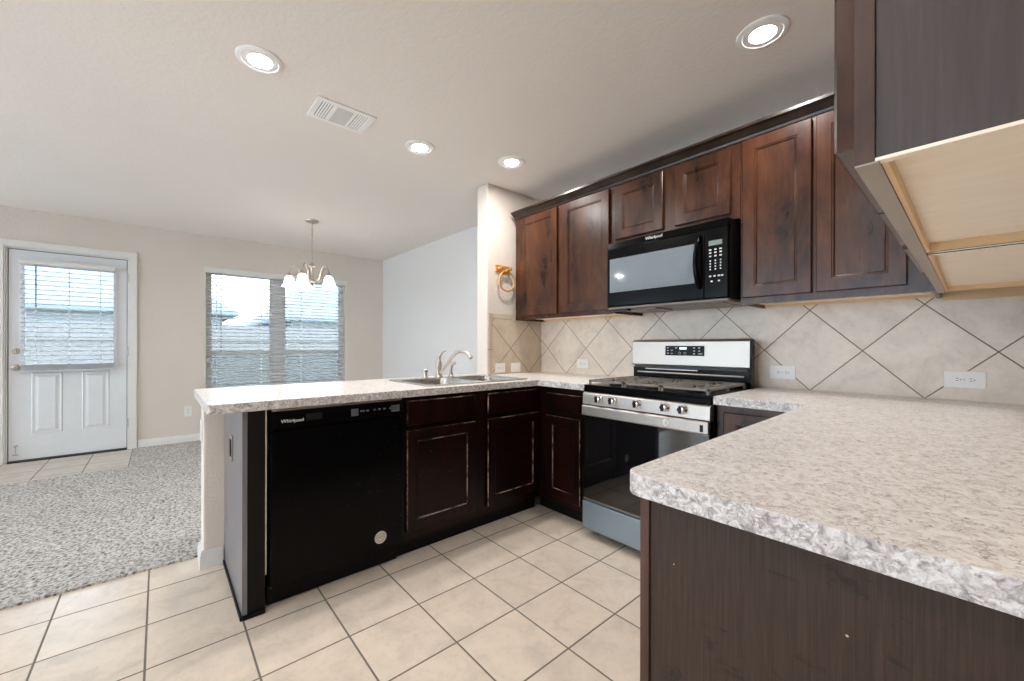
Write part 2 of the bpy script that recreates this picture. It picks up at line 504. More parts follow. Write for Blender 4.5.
# wall behind the camera, unseen; its three big windows are added for daylight
w = MB(); y0, y1 = YF-.12, YF
holes = [(-5.7,-4.1),(-3.7,-2.1),(-1.7,-.1)]
HZ0, HZ1 = .3, 2.25
prev = XF-.14
for a, b in holes:
    w.box(prev, a, y0, y1, 0, CEIL); w.box(a, b, y0, y1, 0, HZ0); w.box(a, b, y0, y1, HZ1, CEIL); prev = b
w.box(prev, XR+.12, y0, y1, 0, CEIL)
struct('wall_front', w, M['wall'], label='living room wall with three windows added for daylight')
for i, (a, b) in enumerate(holes):
    r = sempty('window_%d' % (i+2), ((a+b)/2, YF-.06, HZ0), 'unseen living room window added for daylight')
    f = MB(); t = .05
    f.box(a, b, YF-.09, YF-.04, HZ0, HZ0+t).box(a, b, YF-.09, YF-.04, HZ1-t, HZ1)
    f.box(a, a+t, YF-.09, YF-.04, HZ0+t, HZ1-t).box(b-t, b, YF-.09, YF-.04, HZ0+t, HZ1-t)
    f.box((a+b)/2-.03, (a+b)/2+.03, YF-.09, YF-.04, HZ0+t, HZ1-t)
    obj('window_frame', f, M['trim'], r)
    obj('pane', MB().box(a+t, b-t, YF-.068, YF-.062, HZ0+t, HZ1-t), M['glass'], r)
# partition stub and half wall
XP = XS-.14
st = MB(); st.box(XP, XS, 2.02, YB, 0, CEIL)
struct('wall_partition', st, M['wall'], bevel=.012, bangle=60, label='short partition wall beside the wall cabinets')
hw = MB(); hw.box(XP, XS, .172, 2.02, 0, CU)
struct('wall_peninsula', hw, M['wall'], bevel=.010, bangle=60, label='half wall carrying the back of the peninsula counter')

# baseboards
def baseboard(name, poly_mb): return struct(name, poly_mb, M['trim'])
prof = lambda d: [(0,0),(d*.016,0),(d*.016,.060),(d*.012,.072),(d*.012,.078),(d*.006,.088),(0,.09)]
b = MB(); b.prism([(XF + p, q+.008) for p, q in prof(1)], -.178, YB, 'y')
b2 = MB()
for (ya, yb) in ((-.178, YB), (YF, DY0-.08)):
    n = len(prof(1)); b2.v += [Vector((XF+p, ya, q+.006)) for p, q in prof(1)] + [Vector((XF+p, yb, q+.006)) for p, q in prof(1)]
    o_ = len(b2.v) - 2*n
    b2.f += [tuple(o_+i for i in range(n)), tuple(o_+n+i for i in range(n))] + [(o_+i, o_+(i+1)%n, o_+n+(i+1)%n, o_+n+i) for i in range(n)]
baseboard('baseboard_left', b2)
b3 = MB(); n = len(prof(1))
b3.prism([(YB - p, q+.006) for p, q in prof(1)], XF+.017, XP-.001, 'x')
baseboard('baseboard_back', b3)
b4 = MB()
b4.prism([(YF + p, q+.006) for p, q in prof(1)], XF+.017, XR-.001, 'x')
baseboard('baseboard_front', b4)
b6 = MB(); b6.v = []; 
pr_ = prof(1)
b6.v += [Vector((XR-p, YF+.017, q+.002)) for p, q in pr_] + [Vector((XR-p, .60, q+.002)) for p, q in pr_]
b6.f += [tuple(range(n)), tuple(range(n, 2*n))] + [(i, (i+1)%n, n+(i+1)%n, n+i) for i in range(n)]
baseboard('baseboard_right', b6)
# wraps the end of the half wall
b5 = MB()
def wrap(mb, d, z0, z1): mb.box(XP-d, XS+d, .172-d, .255, z0, z1)
wrap(b5, .014, 0, .062); wrap(b5, .010, .062, .080); wrap(b5, .006, .080, .092)
baseboard('baseboard_peninsula', b5)

M['entry_tile'] = tile_mat('entry_tile', (0,1), .3036, (-5.28,-.522), 0, srgb(206,196,182), srgb(118,110,102), .0055, .05, .30)
fe = MB().box(XF+.001, -5.1755, YF+.001, -.2155, .0005, .004)
struct('floor', fe, M['entry_tile'], label='small tiled area in front of the entry door')
# ------------------------------------------------------------------ entry door
d = sempty('door_1', (XF-.03, (DY0+DY1)/2, 0), 'white half-glass exterior door with two raised panels')
dx0, dx1 = XF-.058, XF-.014
ya, yb = DY0+.016, DY1-.016
gy0, gy1, gz0, gz1 = -1.00, -.375, .96, 1.96
sl = MB()
zt = DZ-.017
sl.box(dx0,dx1, ya, gy0, .025, zt).box(dx0,dx1, gy1, yb, .025, zt).box(dx0,dx1, gy0, gy1, .025, gz0).box(dx0,dx1, gy0, gy1, gz1, zt)
obj('door_slab', sl, M['door'], d)
obj('gap_shade_strip', MB().box(dx1-.010, dx1-.004, DY0+.0105, ya-.0002, .025, DZ-.0105).box(dx1-.010, dx1-.004, yb+.0002, DY1-.0105, .025, DZ-.0105).box(dx1-.010, dx1-.004, ya, yb, zt+.0002, DZ-.0105), M['slot'], d)  # dark strips stand in for the shaded gap around the slab
# two raised panels
for (pa, pb) in ((-.955,-.745),(-.61,-.405)):
    p = MB(); za, zb = .265, .875
    M0 = frameM((dx1, pa, za), (0,1,0), (0,0,1))
    p.M = M0
    wd, ht = pb-pa, zb-za
    rings = [(0,0),(.008,.006),(.020,.0025),(.030,.0025),(.050,.009),]
    vs_, fs = [], []
    for ins, h in rings:
        vs_ += [(ins,ins,h),(wd-ins,ins,h),(wd-ins,ht-ins,h),(ins,ht-ins,h)]
    for i in range(len(rings)-1):
        for k in range(4): fs.append((i*4+k, i*4+(k+1)%4, (i+1)*4+(k+1)%4, (i+1)*4+k))
    fs.append(tuple(len(rings)*4-4+k for k in range(4))); fs.append((0,1,2,3))
    p.add(vs_, fs)
    obj('raised_panel', p, M['door'], d)
gf = MB(); t = .028
gf.box(dx1-.002, dx1+.012, gy0-t, gy1+t, gz0-t, gz0).box(dx1-.002, dx1+.012, gy0-t, gy1+t, gz1, gz1+t)
gf.box(dx1-.002, dx1+.012, gy0-t, gy0, gz0, gz1).box(dx1-.002, dx1+.012, gy1, gy1+t, gz0, gz1)
obj('glass_frame', gf, M['door'], d, bevel=.003)
obj('pane', MB().box(dx0+.018, dx0+.024, gy0, gy1, gz0, gz1), M['glass_dark'], d)
k = obj('door_knob', MB().lathe((dx1,-1.048,.930), [(.030,0),(.030,.006),(.012,.012),(.011,.030),(.022,.038),(.028,.050),(.024,.062),(.010,.068)], 20, 'x'), M['nickel'], d, smooth=True)
k = obj('deadbolt', MB().lathe((dx1,-1.048,1.088), [(.029,0),(.029,.008),(.024,.014),(.008,.016)], 20, 'x'), M['nickel'], d, smooth=True)
obj('deadbolt_turn', MB().box(dx1+.016, dx1+.030, -1.052,-1.044, 1.072, 1.104), M['nickel'], d, bevel=.002)
for hz in (1.89, 1.08, .30):
    obj('hinge', MB().lathe((XF-.004, DY1-.006, hz-.05), [(.007,0),(.007,.10)], 10), M['nickel'], d, smooth=True)
sp = obj('door_stop', MB().lathe((dx1,-1.05,.165), [(.011,0),(.011,.004),(.006,.006),(.006,.03),(.010,.032),(.010,.04)], 12, 'x').tube([(dx1+.03,-1.05,.160),(dx1+.028,-1.05,.085)], .0035, 8).box(dx1+.020, dx1+.036, -1.068,-1.032,.078,.088), M['nickel'], d)
# jamb and casing
j = MB()
j.box(XF-.135, XF-.001, DY0+.001, DY0+.010, .002, DZ-.002).box(XF-.135, XF-.001, DY1-.010, DY1-.001, .002, DZ-.002).box(XF-.135, XF-.001, DY0+.010, DY1-.010, DZ-.010, DZ-.002)
struct('trim_1', j, M['trim'])
th = obj('threshold', MB().box(XF-.135, XF+.012, DY0+.012, DY1-.012, 0.001, .020), M['slot']); th['kind'] = 'structure'; th.name = 'trim_2'
cs = MB(); cw = .070
def casing_bar(mb, ya, yb, za, zb, vert):
    mb.box(XF, XF+.012, ya, yb, za, zb)
    if vert:
        mb.box(XF+.012, XF+.024, ya+.012 if ya > -.6 else ya+.004, (yb-.004) if ya > -.6 else yb-.012, za, DZ+.012)
casing_bar(cs, DY0-cw, DY0, .0, DZ+cw, 1); casing_bar(cs, DY1, DY1+cw, .0, DZ+cw, 1)
cs.box(XF, XF+.012, DY0, DY1, DZ, DZ+cw); cs.box(XF+.012, XF+.024, DY0-cw+.004, DY1+cw-.004, DZ+.012, DZ+cw-.004)
struct('trim_3', cs, M['trim'])

def blind(name, label, cat_loc, X, ya, yb, ztop, zbot, pitch, tilt, val, slat_w=.046, botstack=0, wand_y=None, wand_len=.6, ladders=3, valx=.02):
    root = thing(name, (X, (ya+yb)/2, ztop), label, 'blind', 'white slatted blinds')
    v = MB(); v.box(X-.012+valx, X+valx, val[0], val[1], ztop-val[2], ztop)
    v.box(X-.03, X-.012+valx, val[0], val[0]+.006, ztop-val[2], ztop); v.box(X-.03, X-.012+valx, val[1]-.006, val[1], ztop-val[2], ztop)
    v.box(X+valx, X+valx+.005, val[0]-.002, val[1]+.002, ztop-.014, ztop)
    obj('valance', v, M['trim'], root, bevel=.002)
    obj('headrail', MB().box(X-.025, X+.004, ya, yb, ztop-.055, ztop-.012), M['blind'], root)
    s = MB(); z = ztop - val[2] - .012
    zs = []
    while z > zbot + .035 + botstack*.012:
        zs.append(z); z -= pitch
    ca, sa = math.cos(tilt), math.sin(tilt)
    for z in zs:
        h = slat_w/2; th_ = .0014
        pts = [(-h*ca, -h*sa), (h*ca, h*sa)]
        (ax, az), (bx_, bz_) = pts
        s.prism([(X+ax, z+az-th_), (X, z+.0015-th_), (X+bx_, z+bz_-th_), (X+bx_, z+bz_+th_), (X, z+.0015+th_), (X+ax, z+az+th_)], ya+.004, yb-.004, 'y')
    for q in range(botstack):
        zz = zbot + .024 + q*.011
        s.box(X-h, X+h, ya+.004, yb-.004, zz, zz+.005)
    obj('slats', s, M['blind'], root)
    obj('bottom_rail', MB().box(X-.024, X+.024, ya+.003, yb-.003, zbot, zbot+.016), M['blind'], root, bevel=.003)
    c = MB()
    for q in range(ladders):
        yy = ya + .10 + (yb-ya-.20) * q/(ladders-1)
        for dx in (-slat_w/2-.001, slat_w/2+.001):
            c.box(X+dx-.0006, X+dx+.0006, yy-.0022, yy+.0022, zbot+.01, ztop-.05)
    obj('ladder_cords', c, M['blind'], root)
    if wand_y is not None:
        obj('wand', MB().tube([(X+.032, wand_y, ztop-.05), (X+.034, wand_y, ztop-.05-wand_len)], .0045, 8), M['cord'], root)
    return root
blind('door_blind', 'white slatted blind hanging over the glass of the entry door', None, dx1+.042, -1.02, -.37, 1.985, .885, 0.0465, R(-18), (-1.03,-.36,.045), botstack=5, wand_y=-.915, wand_len=.42, ladders=3, valx=.028)

# ------------------------------------------------------------------ dining window
wd = sempty('window_1', (XF-.1, (WY0+WY1)/2, WZ0), 'twin single-hung window with grey lower screens')
f = MB(); fx0, fx1 = XF-.135, XF-.085; t = .035
f.box(fx0,fx1, WY0, WY1, WZ0, WZ0+t).box(fx0,fx1, WY0, WY1, WZ1-t, WZ1).box(fx0,fx1, WY0, WY0+t, WZ0+t, WZ1-t).box(fx0,fx1, WY1-t, WY1, WZ0+t, WZ1-t)
f.box(fx0,fx1+.02, 1.145, 1.275, WZ0+t, WZ1-t)
obj('window_frame', f, M['trim'], wd)
for (a, b) in ((WY0+t, 1.145), (1.275, WY1-t)):
    s_ = MB(); s_.box(fx0+.012, fx1+.004, a, b, 1.045, 1.09)
    s_.box(fx0+.015, fx1-.008, a, a+.03, WZ0+t, WZ1-t).box(fx0+.015, fx1-.008, b-.03, b, WZ0+t, WZ1-t)
    s_.box(fx0+.015, fx1-.008, a+.03, b-.03, WZ0+t, WZ0+t+.035)
    obj('sash', s_, M['trim'], wd)
    obj('pane', MB().box(fx0+.022, fx0+.026, a+.03, b-.03, WZ0+t+.035, WZ1-t), M['glass_dark'], wd)
    obj('insect_screen', MB().box(fx0+.003, fx0+.005, a, b, WZ0+t, 1.045), M['screen'], wd)
sl_ = MB(); sl_.box(XF-.084, XF+.020, WY0+.002, WY1-.002, WZ0-.018, WZ0); 
obj('window_sill', sl_, M['trim'], wd, bevel=.003)
blind('window_blind', 'wide white slatted blind with valance on the dining window', None, XF-.034, WY0+.008, WY1-.008, 2.098, WZ0+.02, 0.0445, R(-19), (.408,2.095,.066), botstack=0, wand_y=.575, wand_len=.98, ladders=4, valx=.052)

# ------------------------------------------------------------------ outdoors
M['grass'] = simple('lawn', srgb(110,118,88), .9, var=.3)
M['fencewood'] = simple('weathered_fence', srgb(150,146,143), .8, var=.15)
M['roof'] = simple('grey_shingles', srgb(146,160,172), .85, var=.12)
M['stucco'] = simple('pale_siding', srgb(160,164,166), .8)
o = obj('lawn', MB().box(-32, -6.4, -16, 20, -.30, -.14), M['grass']); o['kind'] = 'structure'; o['label'] = 'back yard lawn'
fr = thing('garden_fence', (-11.8, 0, -.14), 'weathered board fence across the yard outside the window', 'fence')
bd = MB(); y = -14.0
while y < 16:
    bd.box(-11.83, -11.80, y, y+.135, -.14, 1.62 + random.uniform(-.015,.015)); y += .138
obj('boards', bd, M['fencewood'], fr)
obj('rails', MB().box(-11.80,-11.76,-14,16,.2,.29).box(-11.80,-11.76,-14,16,1.25,1.34), M['fencewood'], fr)
def house(name, x0, x1, y0, y1, eave, ridge, axis, label):
    r = thing(name, ((x0+x1)/2, (y0+y1)/2, -.14), label, 'house')
    obj('walls', MB().box(x0, x1, y0, y1, -.14, eave), M['stucco'], r)
    e = .4
    if axis == 'y':
        xm = (x0+x1)/2; m_ = MB()
        hip = min(3.0, (y1-y0)/3)
        m_.add([(x0-e,y0-e,eave-.1),(x1+e,y0-e,eave-.1),(x1+e,y1+e,eave-.1),(x0-e,y1+e,eave-.1),(xm,y0+hip,ridge),(xm,y1-hip,ridge),
                (x0-e,y0-e,eave-.22),(x1+e,y0-e,eave-.22),(x1+e,y1+e,eave-.22),(x0-e,y1+e,eave-.22)],
               [(0,1,4),(1,2,5,4),(2,3,5),(3,0,4,5),(6,9,8,7),(0,6,7,1),(1,7,8,2),(2,8,9,3),(3,9,6,0)])
        obj('roof', m_, M['roof'], r)
    return r
house('neighbour_house', -24, -16.5, -9.5, 1.6, 2.35, 4.9, 'y', 'neighbouring house with grey hip roof seen through the door glass')
house('neighbour_house', -25, -17.5, 3.9, 15, 2.35, 5.6, 'y', 'neighbouring house with grey hip roof at right in the dining window')

# ------------------------------------------------------------------ ceiling fixtures
can_spots = [(-2.18,.353,'recessed ceiling downlight nearest the ceiling vent, over the peninsula end', 1.0),
             (-.589,1.935,'recessed ceiling downlight at upper right, over the right-hand counter', 1.0),
             (-2.43,1.317,'recessed ceiling downlight over the sink, middle of the row', 1.0),
             (-2.19,1.925,'small recessed ceiling downlight nearest the wall cabinets by the partition', 1.0),
             (-.589,-.55,'unseen recessed ceiling downlight added as fill behind the viewpoint', 1.0),  # from here on, unseen downlights added to light the room
             (-2.2,-1.9,'unseen recessed ceiling downlight added as fill over the living room, nearer the kitchen', 1.0),
             (-4.4,-2.2,'unseen recessed ceiling downlight added as fill over the living room, nearer the entry door', 1.0)]
first = None
def make_can(x, y, label):
    r = thing('recessed_light', (x, y, CEIL), label, 'ceiling light', 'recessed ceiling downlights')
    t = MB().lathe((x,y,CEIL), [(.098,0),(.098,-.004),(.092,-.0075),(.076,-.0085),(.074,-.0065),(.050,-.0065),(.0495,-.001)], 40, cap=False)
    obj('trim_ring', t, M['white_metal'], r, smooth=True)
    obj('lens', MB().lathe((x,y,CEIL), [(.0490,-.0030),(.044,-.0046),(.03,-.0056),(.001,-.006)], 32, cap=False), M['can'], r, smooth=True)
    return r
for i, (x, y, lb, s_) in enumerate(can_spots):
    if i == 0: first = make_can(x, y, lb)
    else:
        c_ = first.copy(); COL.objects.link(c_); c_.location = (x, y, CEIL); c_['label'] = lb
        for ch in list(first.children):
            q = ch.copy(); COL.objects.link(q); q.parent = c_

# air vent
vr = thing('ceiling_vent', (-2.395,.795,CEIL), 'white rectangular louvred air vent set in the ceiling', 'vent')
vx0, vx1, vy0, vy1 = -2.512,-2.278,.637,.955
z1 = CEIL-.0005
fp = MB(); b_ = .030
fp.box(vx0,vx1,vy0,vy0+b_,z1-.008,z1).box(vx0,vx1,vy1-b_,vy1,z1-.008,z1).box(vx0,vx0+b_,vy0+b_,vy1-b_,z1-.008,z1).box(vx1-b_,vx1,vy0+b_,vy1-b_,z1-.008,z1)
s1, s2 = vy0+.105, vy1-.105
fp.box(vx0+b_,vx1-b_,s1-.008,s1+.008,z1-.008,z1).box(vx0+b_,vx1-b_,s2-.008,s2+.008,z1-.008,z1)
obj('faceplate', fp, M['white_metal'], vr, bevel=.002)
obj('duct_backing', MB().box(vx0+b_,vx1-b_,vy0+b_,vy1-b_,z1-.0016,z1-.0002), M['slot'], vr)
lv = MB()
for (a, b) in ((vy0+b_, s1-.008), (s2+.008, vy1-b_)):
    for q in range(5):
        yy = a + (b-a)*(q+.75)/5.0
        lv.add([(vx0+b_,yy-.005,z1-.003),(vx1-b_,yy-.005,z1-.003),(vx1-b_,yy+.0035,z1-.0075),(vx0+b_,yy+.0035,z1-.0075)], [(0,1,2,3),(3,2,1,0)][:1])
for q in range(14):
    xx = vx0+b_ + (vx1-vx0-2*b_)*(q+.5)/14
    lv.box(xx-.0035, xx+.0035, s1+.008, s2-.008, z1-.006, z1-.002)
obj('louvers', lv, M['white_metal'], vr)

# chandelier
chx, chy = -4.63, 1.232
ch = thing('chandelier', (chx, chy, CEIL), 'brushed nickel five-arm chandelier with frosted bell shades, hanging in the dining room', 'chandelier')
obj('canopy', MB().lathe((chx,chy,CEIL), [(.068,0),(.066,-.010),(.045,-.020),(.012,-.026),(.008,-.040),(.001,-.042)], 28), M['nickel'], ch, smooth=True)
cn = MB(); z = CEIL-.045; i = 0
while z > 2.055:
    a = (i % 2) * PI/2
    ring = []
    for t in range(13):
        q = 2*PI*t/12
        ring.append((chx + .009*math.cos(q)*math.cos(a), chy + .009*math.cos(q)*math.sin(a), z-.016 + .019*math.sin(q)))
    cn.tube(ring, .0022, 6, caps=False); z -= .031; i += 1
cn.tube([(chx+.004,chy,CEIL-.04),(chx-.004,chy+.003,2.3),(chx+.003,chy,2.03)], .0018, 6)
obj('chain', cn, M['nickel'], ch, smooth=True)
obj('center_column', MB().lathe((chx,chy,0), [(.002,2.045),(.008,2.035),(.010,2.02),(.030,2.01),(.034,1.995),(.018,1.982),(.014,1.97),(.014,1.86),(.020,1.85),(.030,1.838),(.030,1.815),(.016,1.80),(.008,1.78),(.010,1.772),(.002,1.757)], 20), M['nickel'], ch, smooth=True)
RA = .215
th0 = YAW + R(200)
for q in range(5):
    a = th0 + q*2*PI/5
    ca, sa = math.cos(a), math.sin(a)
    P = lambda r, z: (chx + r*ca, chy + r*sa, z)
    arm = obj('arm', MB().tube([P(.014,1.835),P(.05,1.825),P(.085,1.85),P(.105,1.905),P(.125,1.965),P(.155,1.995),P(.185,1.985),P(.205,1.95),P(RA,1.905)], .0055, 8), M['nickel'], ch, smooth=True)
    obj('socket_cup', MB().lathe((chx+RA*ca,chy+RA*sa,0), [(.006,1.915),(.016,1.908),(.024,1.892),(.026,1.875),(.020,1.872)], 16), M['nickel'], arm, smooth=True)
    obj('glass_shade', MB().lathe((chx+RA*ca,chy+RA*sa,0), [(.024,1.880),(.036,1.868),(.045,1.845),(.050,1.815),(.058,1.79),(.073,1.768),(.071,1.768),(.055,1.790),(.047,1.815),(.042,1.845),(.033,1.866),(.020,1.876)], 24, cap=False), M['shade'], arm, smooth=True)

# ------------------------------------------------------------------ counters
def arc(cx, cy, r, a0, a1, n=8): return [(cx + r*math.cos(R(a0+(a1-a0)*i/n)), cy + r*math.sin(R(a0+(a1-a0)*i/n))) for i in range(n+1)]
def slab(name, outer, holes, z0, z1, mat, bev=.0014):
    bm = bmesh.new(); es = []
    for loop in [outer] + holes:
        vs_ = [bm.verts.new((x, y, z0)) for x, y in loop]
        es += [bm.edges.new((vs_[i], vs_[(i+1) % len(vs_)])) for i in range(len(vs_))]
    r = bmesh.ops.triangle_fill(bm, use_beauty=True, edges=es)
    faces = [g for g in r['geom'] if isinstance(g, bmesh.types.BMFace)]
    ex = bmesh.ops.extrude_face_region(bm, geom=faces)
    bmesh.ops.translate(bm, vec=(0,0,z1-z0), verts=[g for g in ex['geom'] if isinstance(g, bmesh.types.BMVert)])
    bmesh.ops.recalc_face_normals(bm, faces=bm.faces)
    ee = [e for e in bm.edges if len(e.link_faces) == 2 and abs(e.verts[0].co.z-e.verts[1].co.z) < 1e-6 and e.calc_face_angle(0) > 1.2]
    bmesh.ops.bevel(bm, geom=ee, offset=bev, segments=2, profile=.5, affect='EDGES')
    me = bpy.data.meshes.new(name); me.materials.append(mat)
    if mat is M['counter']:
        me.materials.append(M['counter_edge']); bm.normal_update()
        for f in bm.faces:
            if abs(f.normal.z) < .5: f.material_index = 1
    bm.to_mesh(me); bm.free()
    o = bpy.data.objects.new(name, me); COL.objects.link(o); return o
SX0, SX1, SY0, SY1 = -2.585, -2.045, 1.16, 1.97     # sink outer rim
CXF = -1.965
outL = arc(-2.75+.012,.142+.012,.012,180,270,3) + arc(CXF-.012,.142+.012,.012,270,360,3) + [(CXF,1.975),(-1.566,1.975),(-1.566,YB-.002),(XS+.002,YB-.002),(XS+.002,2.018),(-2.75,2.018)]
hole = [(SX0+.02,SY0+.02),(SX1-.02,SY0+.02),(SX1-.02,SY1-.02),(SX0+.02,SY1-.02)]
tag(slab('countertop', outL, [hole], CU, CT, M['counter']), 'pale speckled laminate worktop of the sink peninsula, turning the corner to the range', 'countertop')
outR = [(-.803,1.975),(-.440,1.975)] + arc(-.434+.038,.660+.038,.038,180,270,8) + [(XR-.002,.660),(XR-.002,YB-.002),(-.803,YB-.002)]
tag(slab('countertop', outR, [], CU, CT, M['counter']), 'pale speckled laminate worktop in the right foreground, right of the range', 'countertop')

# ------------------------------------------------------------------ cabinets
def panel_door(w_, h_, rim=.052, th=.019):
    """door lying in local x (width), y (height), z outward; origin at lower left back"""
    rings = [(0,0),(0,th-.003),(.003,th),(rim,th),(rim+.003,th-.003),(rim+.007,th-.003),(rim+.013,th-.009)]
    vs_, fs = [], []
    for ins, h in rings:
        vs_ += [(ins,ins,h),(w_-ins,ins,h),(w_-ins,h_-ins,h),(ins,h_-ins,h)]
    for i in range(len(rings)-1):
        for k in range(4): fs.append((i*4+k, i*4+(k+1)%4, (i+1)*4+(k+1)%4, (i+1)*4+k))
    fs.append(tuple(len(rings)*4-4+k for k in range(4))); fs.append((3,2,1,0))
    return vs_, fs
def add_door(root, name, M0, w_, h_, mat, rim=.052, label=None):
    mb = MB(M0); v_, f_ = panel_door(w_, h_, rim); mb.add(v_, f_)
    o = obj(name, mb, mat, root)
    if label: o['label'] = label
    return o
def add_drawer(root, M0, w_, h_, mat):
    rings = [(0,0),(0,.012),(.006,.019)]
    mb = MB(M0); v_, f_ = [], []
    for ins, h in rings: v_ += [(ins,ins,h),(w_-ins,ins,h),(w_-ins,h_-ins,h),(ins,h_-ins,h)]
    for i in range(2):
        for k in range(4): f_.append((i*4+k, i*4+(k+1)%4, (i+1)*4+(k+1)%4, (i+1)*4+k))
    f_.append((8,9,10,11)); f_.append((3,2,1,0)); mb.add(v_, f_)
    return obj('drawer_front', mb, mat, root)
FX = -1.995     # face of the peninsula cabinets (they face +x)
def faceX(y, z): return frameM((FX, y, z), (0,1,0), (0,0,1))
def faceY(yf, x, z): return frameM((x, yf, z), (1,0,0), (0,0,1))

# end panel / filler
ep = thing('end_panel', (-2.3,.27,0), 'dark brown panel closing the end of the peninsula beside the dishwasher', 'cabinet panel')
obj('side_panel', MB().box(XS+.001, FX, .262, .280, .002, CU-.002), M['side_pale'], ep)
obj('front_stile', MB().box(FX-.018, FX+.001, .2805, .345, .002, CU-.002), M['kick'], ep)['label'] = 'nearly black front stile'
obj('shoe_strip', MB().box(XS+.02, FX+.006, .254, .2615, .002, .022).box(FX+.0015, FX+.008, .262, .345, .002, .022), M['kick'], ep, bevel=.002)
obj('raw_edge', MB().box(FX-.018, FX-.004, .3455, .3515, .16, CU-.002), M['maple'], ep)['label'] = 'pale raw wood edge strip'
# plate on the end panel
op = thing('outlet_plate', (-2.31,.262,.665), 'narrow dark outlet with a steel edge on the peninsula end panel', 'outlet', )
obj('plate', MB().box(-2.345,-2.275,.2565,.2612,.605,.725), M['nickel'], op, bevel=.0015)
obj('face', MB().box(-2.328,-2.292,.2530,.2563,.625,.705), M['black_plain'], op, bevel=.001)

# sink base: two doors, two false drawer fronts
sb = thing('sink_base_cabinet', (-2.29,1.50,0), 'dark espresso sink base cabinet with two doors in the peninsula', 'cabinet')
bd = MB(); bd.box(XS+.002, FX, .978, 2.03, .10, .69)
bd.box(FX-.020, FX, .978, 2.03, .69, CU-.001); bd.box(XS+.002, FX-.020, .978, .996, .69, CU-.001); bd.box(XS+.002, XS+.02, .996, 2.018, .69, CU-.001); 
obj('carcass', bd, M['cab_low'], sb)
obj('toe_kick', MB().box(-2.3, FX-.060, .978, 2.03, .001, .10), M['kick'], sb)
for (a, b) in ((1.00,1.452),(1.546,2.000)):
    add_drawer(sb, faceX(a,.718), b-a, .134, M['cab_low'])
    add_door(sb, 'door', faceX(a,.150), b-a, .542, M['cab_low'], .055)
    wm = MB()   # worn, paler bevels along the edges
    wm.box(FX+.016, FX+.0197, a-.0004, a+.0036, .150, .692).box(FX+.0155, FX+.0197, a+.0036, b, .6895, .6926)
    wm.box(FX+.0125,FX+.0200, a+.001, b-.03, .8493,.8526).box(FX+.0125,FX+.0200, a+.0004, a+.004, .735,.8493)
    wm.box(FX+.0155,FX+.0172, b-.0635, b-.0595, .215, .63).box(FX+.0155,FX+.0172, a+.062, b-.066, .2085, .2125)
    if a < 1.2: wm.box(FX+.0155,FX+.0172, a+.062, b-.066, .6295, .6325)
    obj('worn_edge', wm, M['worn'], sb)['label'] = 'finish worn pale along the edges'
# corner + narrow cabinet left of the range, faces -y
YFC = 2.010
cc = thing('corner_base_cabinet', (-1.8,2.3,0), 'narrow dark base cabinet between the peninsula corner and the range', 'cabinet')
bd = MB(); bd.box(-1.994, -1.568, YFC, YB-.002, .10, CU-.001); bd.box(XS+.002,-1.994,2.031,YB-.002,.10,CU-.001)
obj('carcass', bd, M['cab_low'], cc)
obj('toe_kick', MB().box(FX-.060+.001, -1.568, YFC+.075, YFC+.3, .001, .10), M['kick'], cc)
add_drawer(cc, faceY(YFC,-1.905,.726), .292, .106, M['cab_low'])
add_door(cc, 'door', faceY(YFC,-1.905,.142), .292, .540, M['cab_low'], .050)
wm = MB(); wm.box(-1.848,-1.8445,YFC-.0172,YFC-.0155,.205,.620).box(-1.842,-1.68,YFC-.0172,YFC-.0155,.200,.2035); wm.box(-1.6168,-1.613, YFC-.0197, YFC-.016, .142,.682).box(-1.905,-1.613,YFC-.0196,YFC-.017,.6805,.6825).box(-1.905,-1.615,YFC-.0196,YFC-.012,.8305,.8325)
obj('worn_edge', wm, M['worn'], cc)
# right of range
rc = thing('base_cabinet', (-.6,2.3,0), 'dark base cabinet immediately right of the range, its top peeping out', 'cabinet')
obj('carcass', MB().box(-.800,-.416,YFC,YB-.002,.10,CU-.001), M['cab'], rc)
obj('toe_kick', MB().box(-.800,-.416,YFC+.075,YFC+.3,.001,.10), M['kick'], rc)
add_door(rc, 'door', faceY(YFC,-.765,.142), .31, .700, M['cab'], .050)
# foreground run: faces -x, end panel faces the camera
fc = thing('foreground_base_cabinet', (-.1,1.3,0), 'long dark brown base cabinet with scuffed end panel, right foreground', 'cabinet')
XI = -.414
obj('carcass', MB().box(XI+.019, XR-.002, .715, YB-.002, .10, CU-.001), M['cab'], fc)
obj('face_frame', MB().box(XI, XI+.018, .690, YFC, .10, CU-.001).box(XI, XI+.018, .690, .7145, .002, .10), M['edge'], fc, bevel=.0015)
obj('end_panel', MB().box(XI+.0185, XR-.002, .696, .7145, .002, CU-.001), M['end'], fc)
obj('toe_kick', MB().box(XI+.060, XI+.2, .715, YFC, .001, .10), M['kick'], fc)
yy = .725
for wd_ in (.40,.40,.40):
    M0 = frameM((XI, yy+wd_-.01, .142), (0,-1,0), (0,0,1))
    add_door(fc, 'door', M0, wd_-.01, .54, M['cab'])
    M0 = frameM((XI, yy+wd_-.01, .715), (0,-1,0), (0,0,1)); add_drawer(fc, M0, wd_-.01, .134, M['cab'])
    yy += wd_

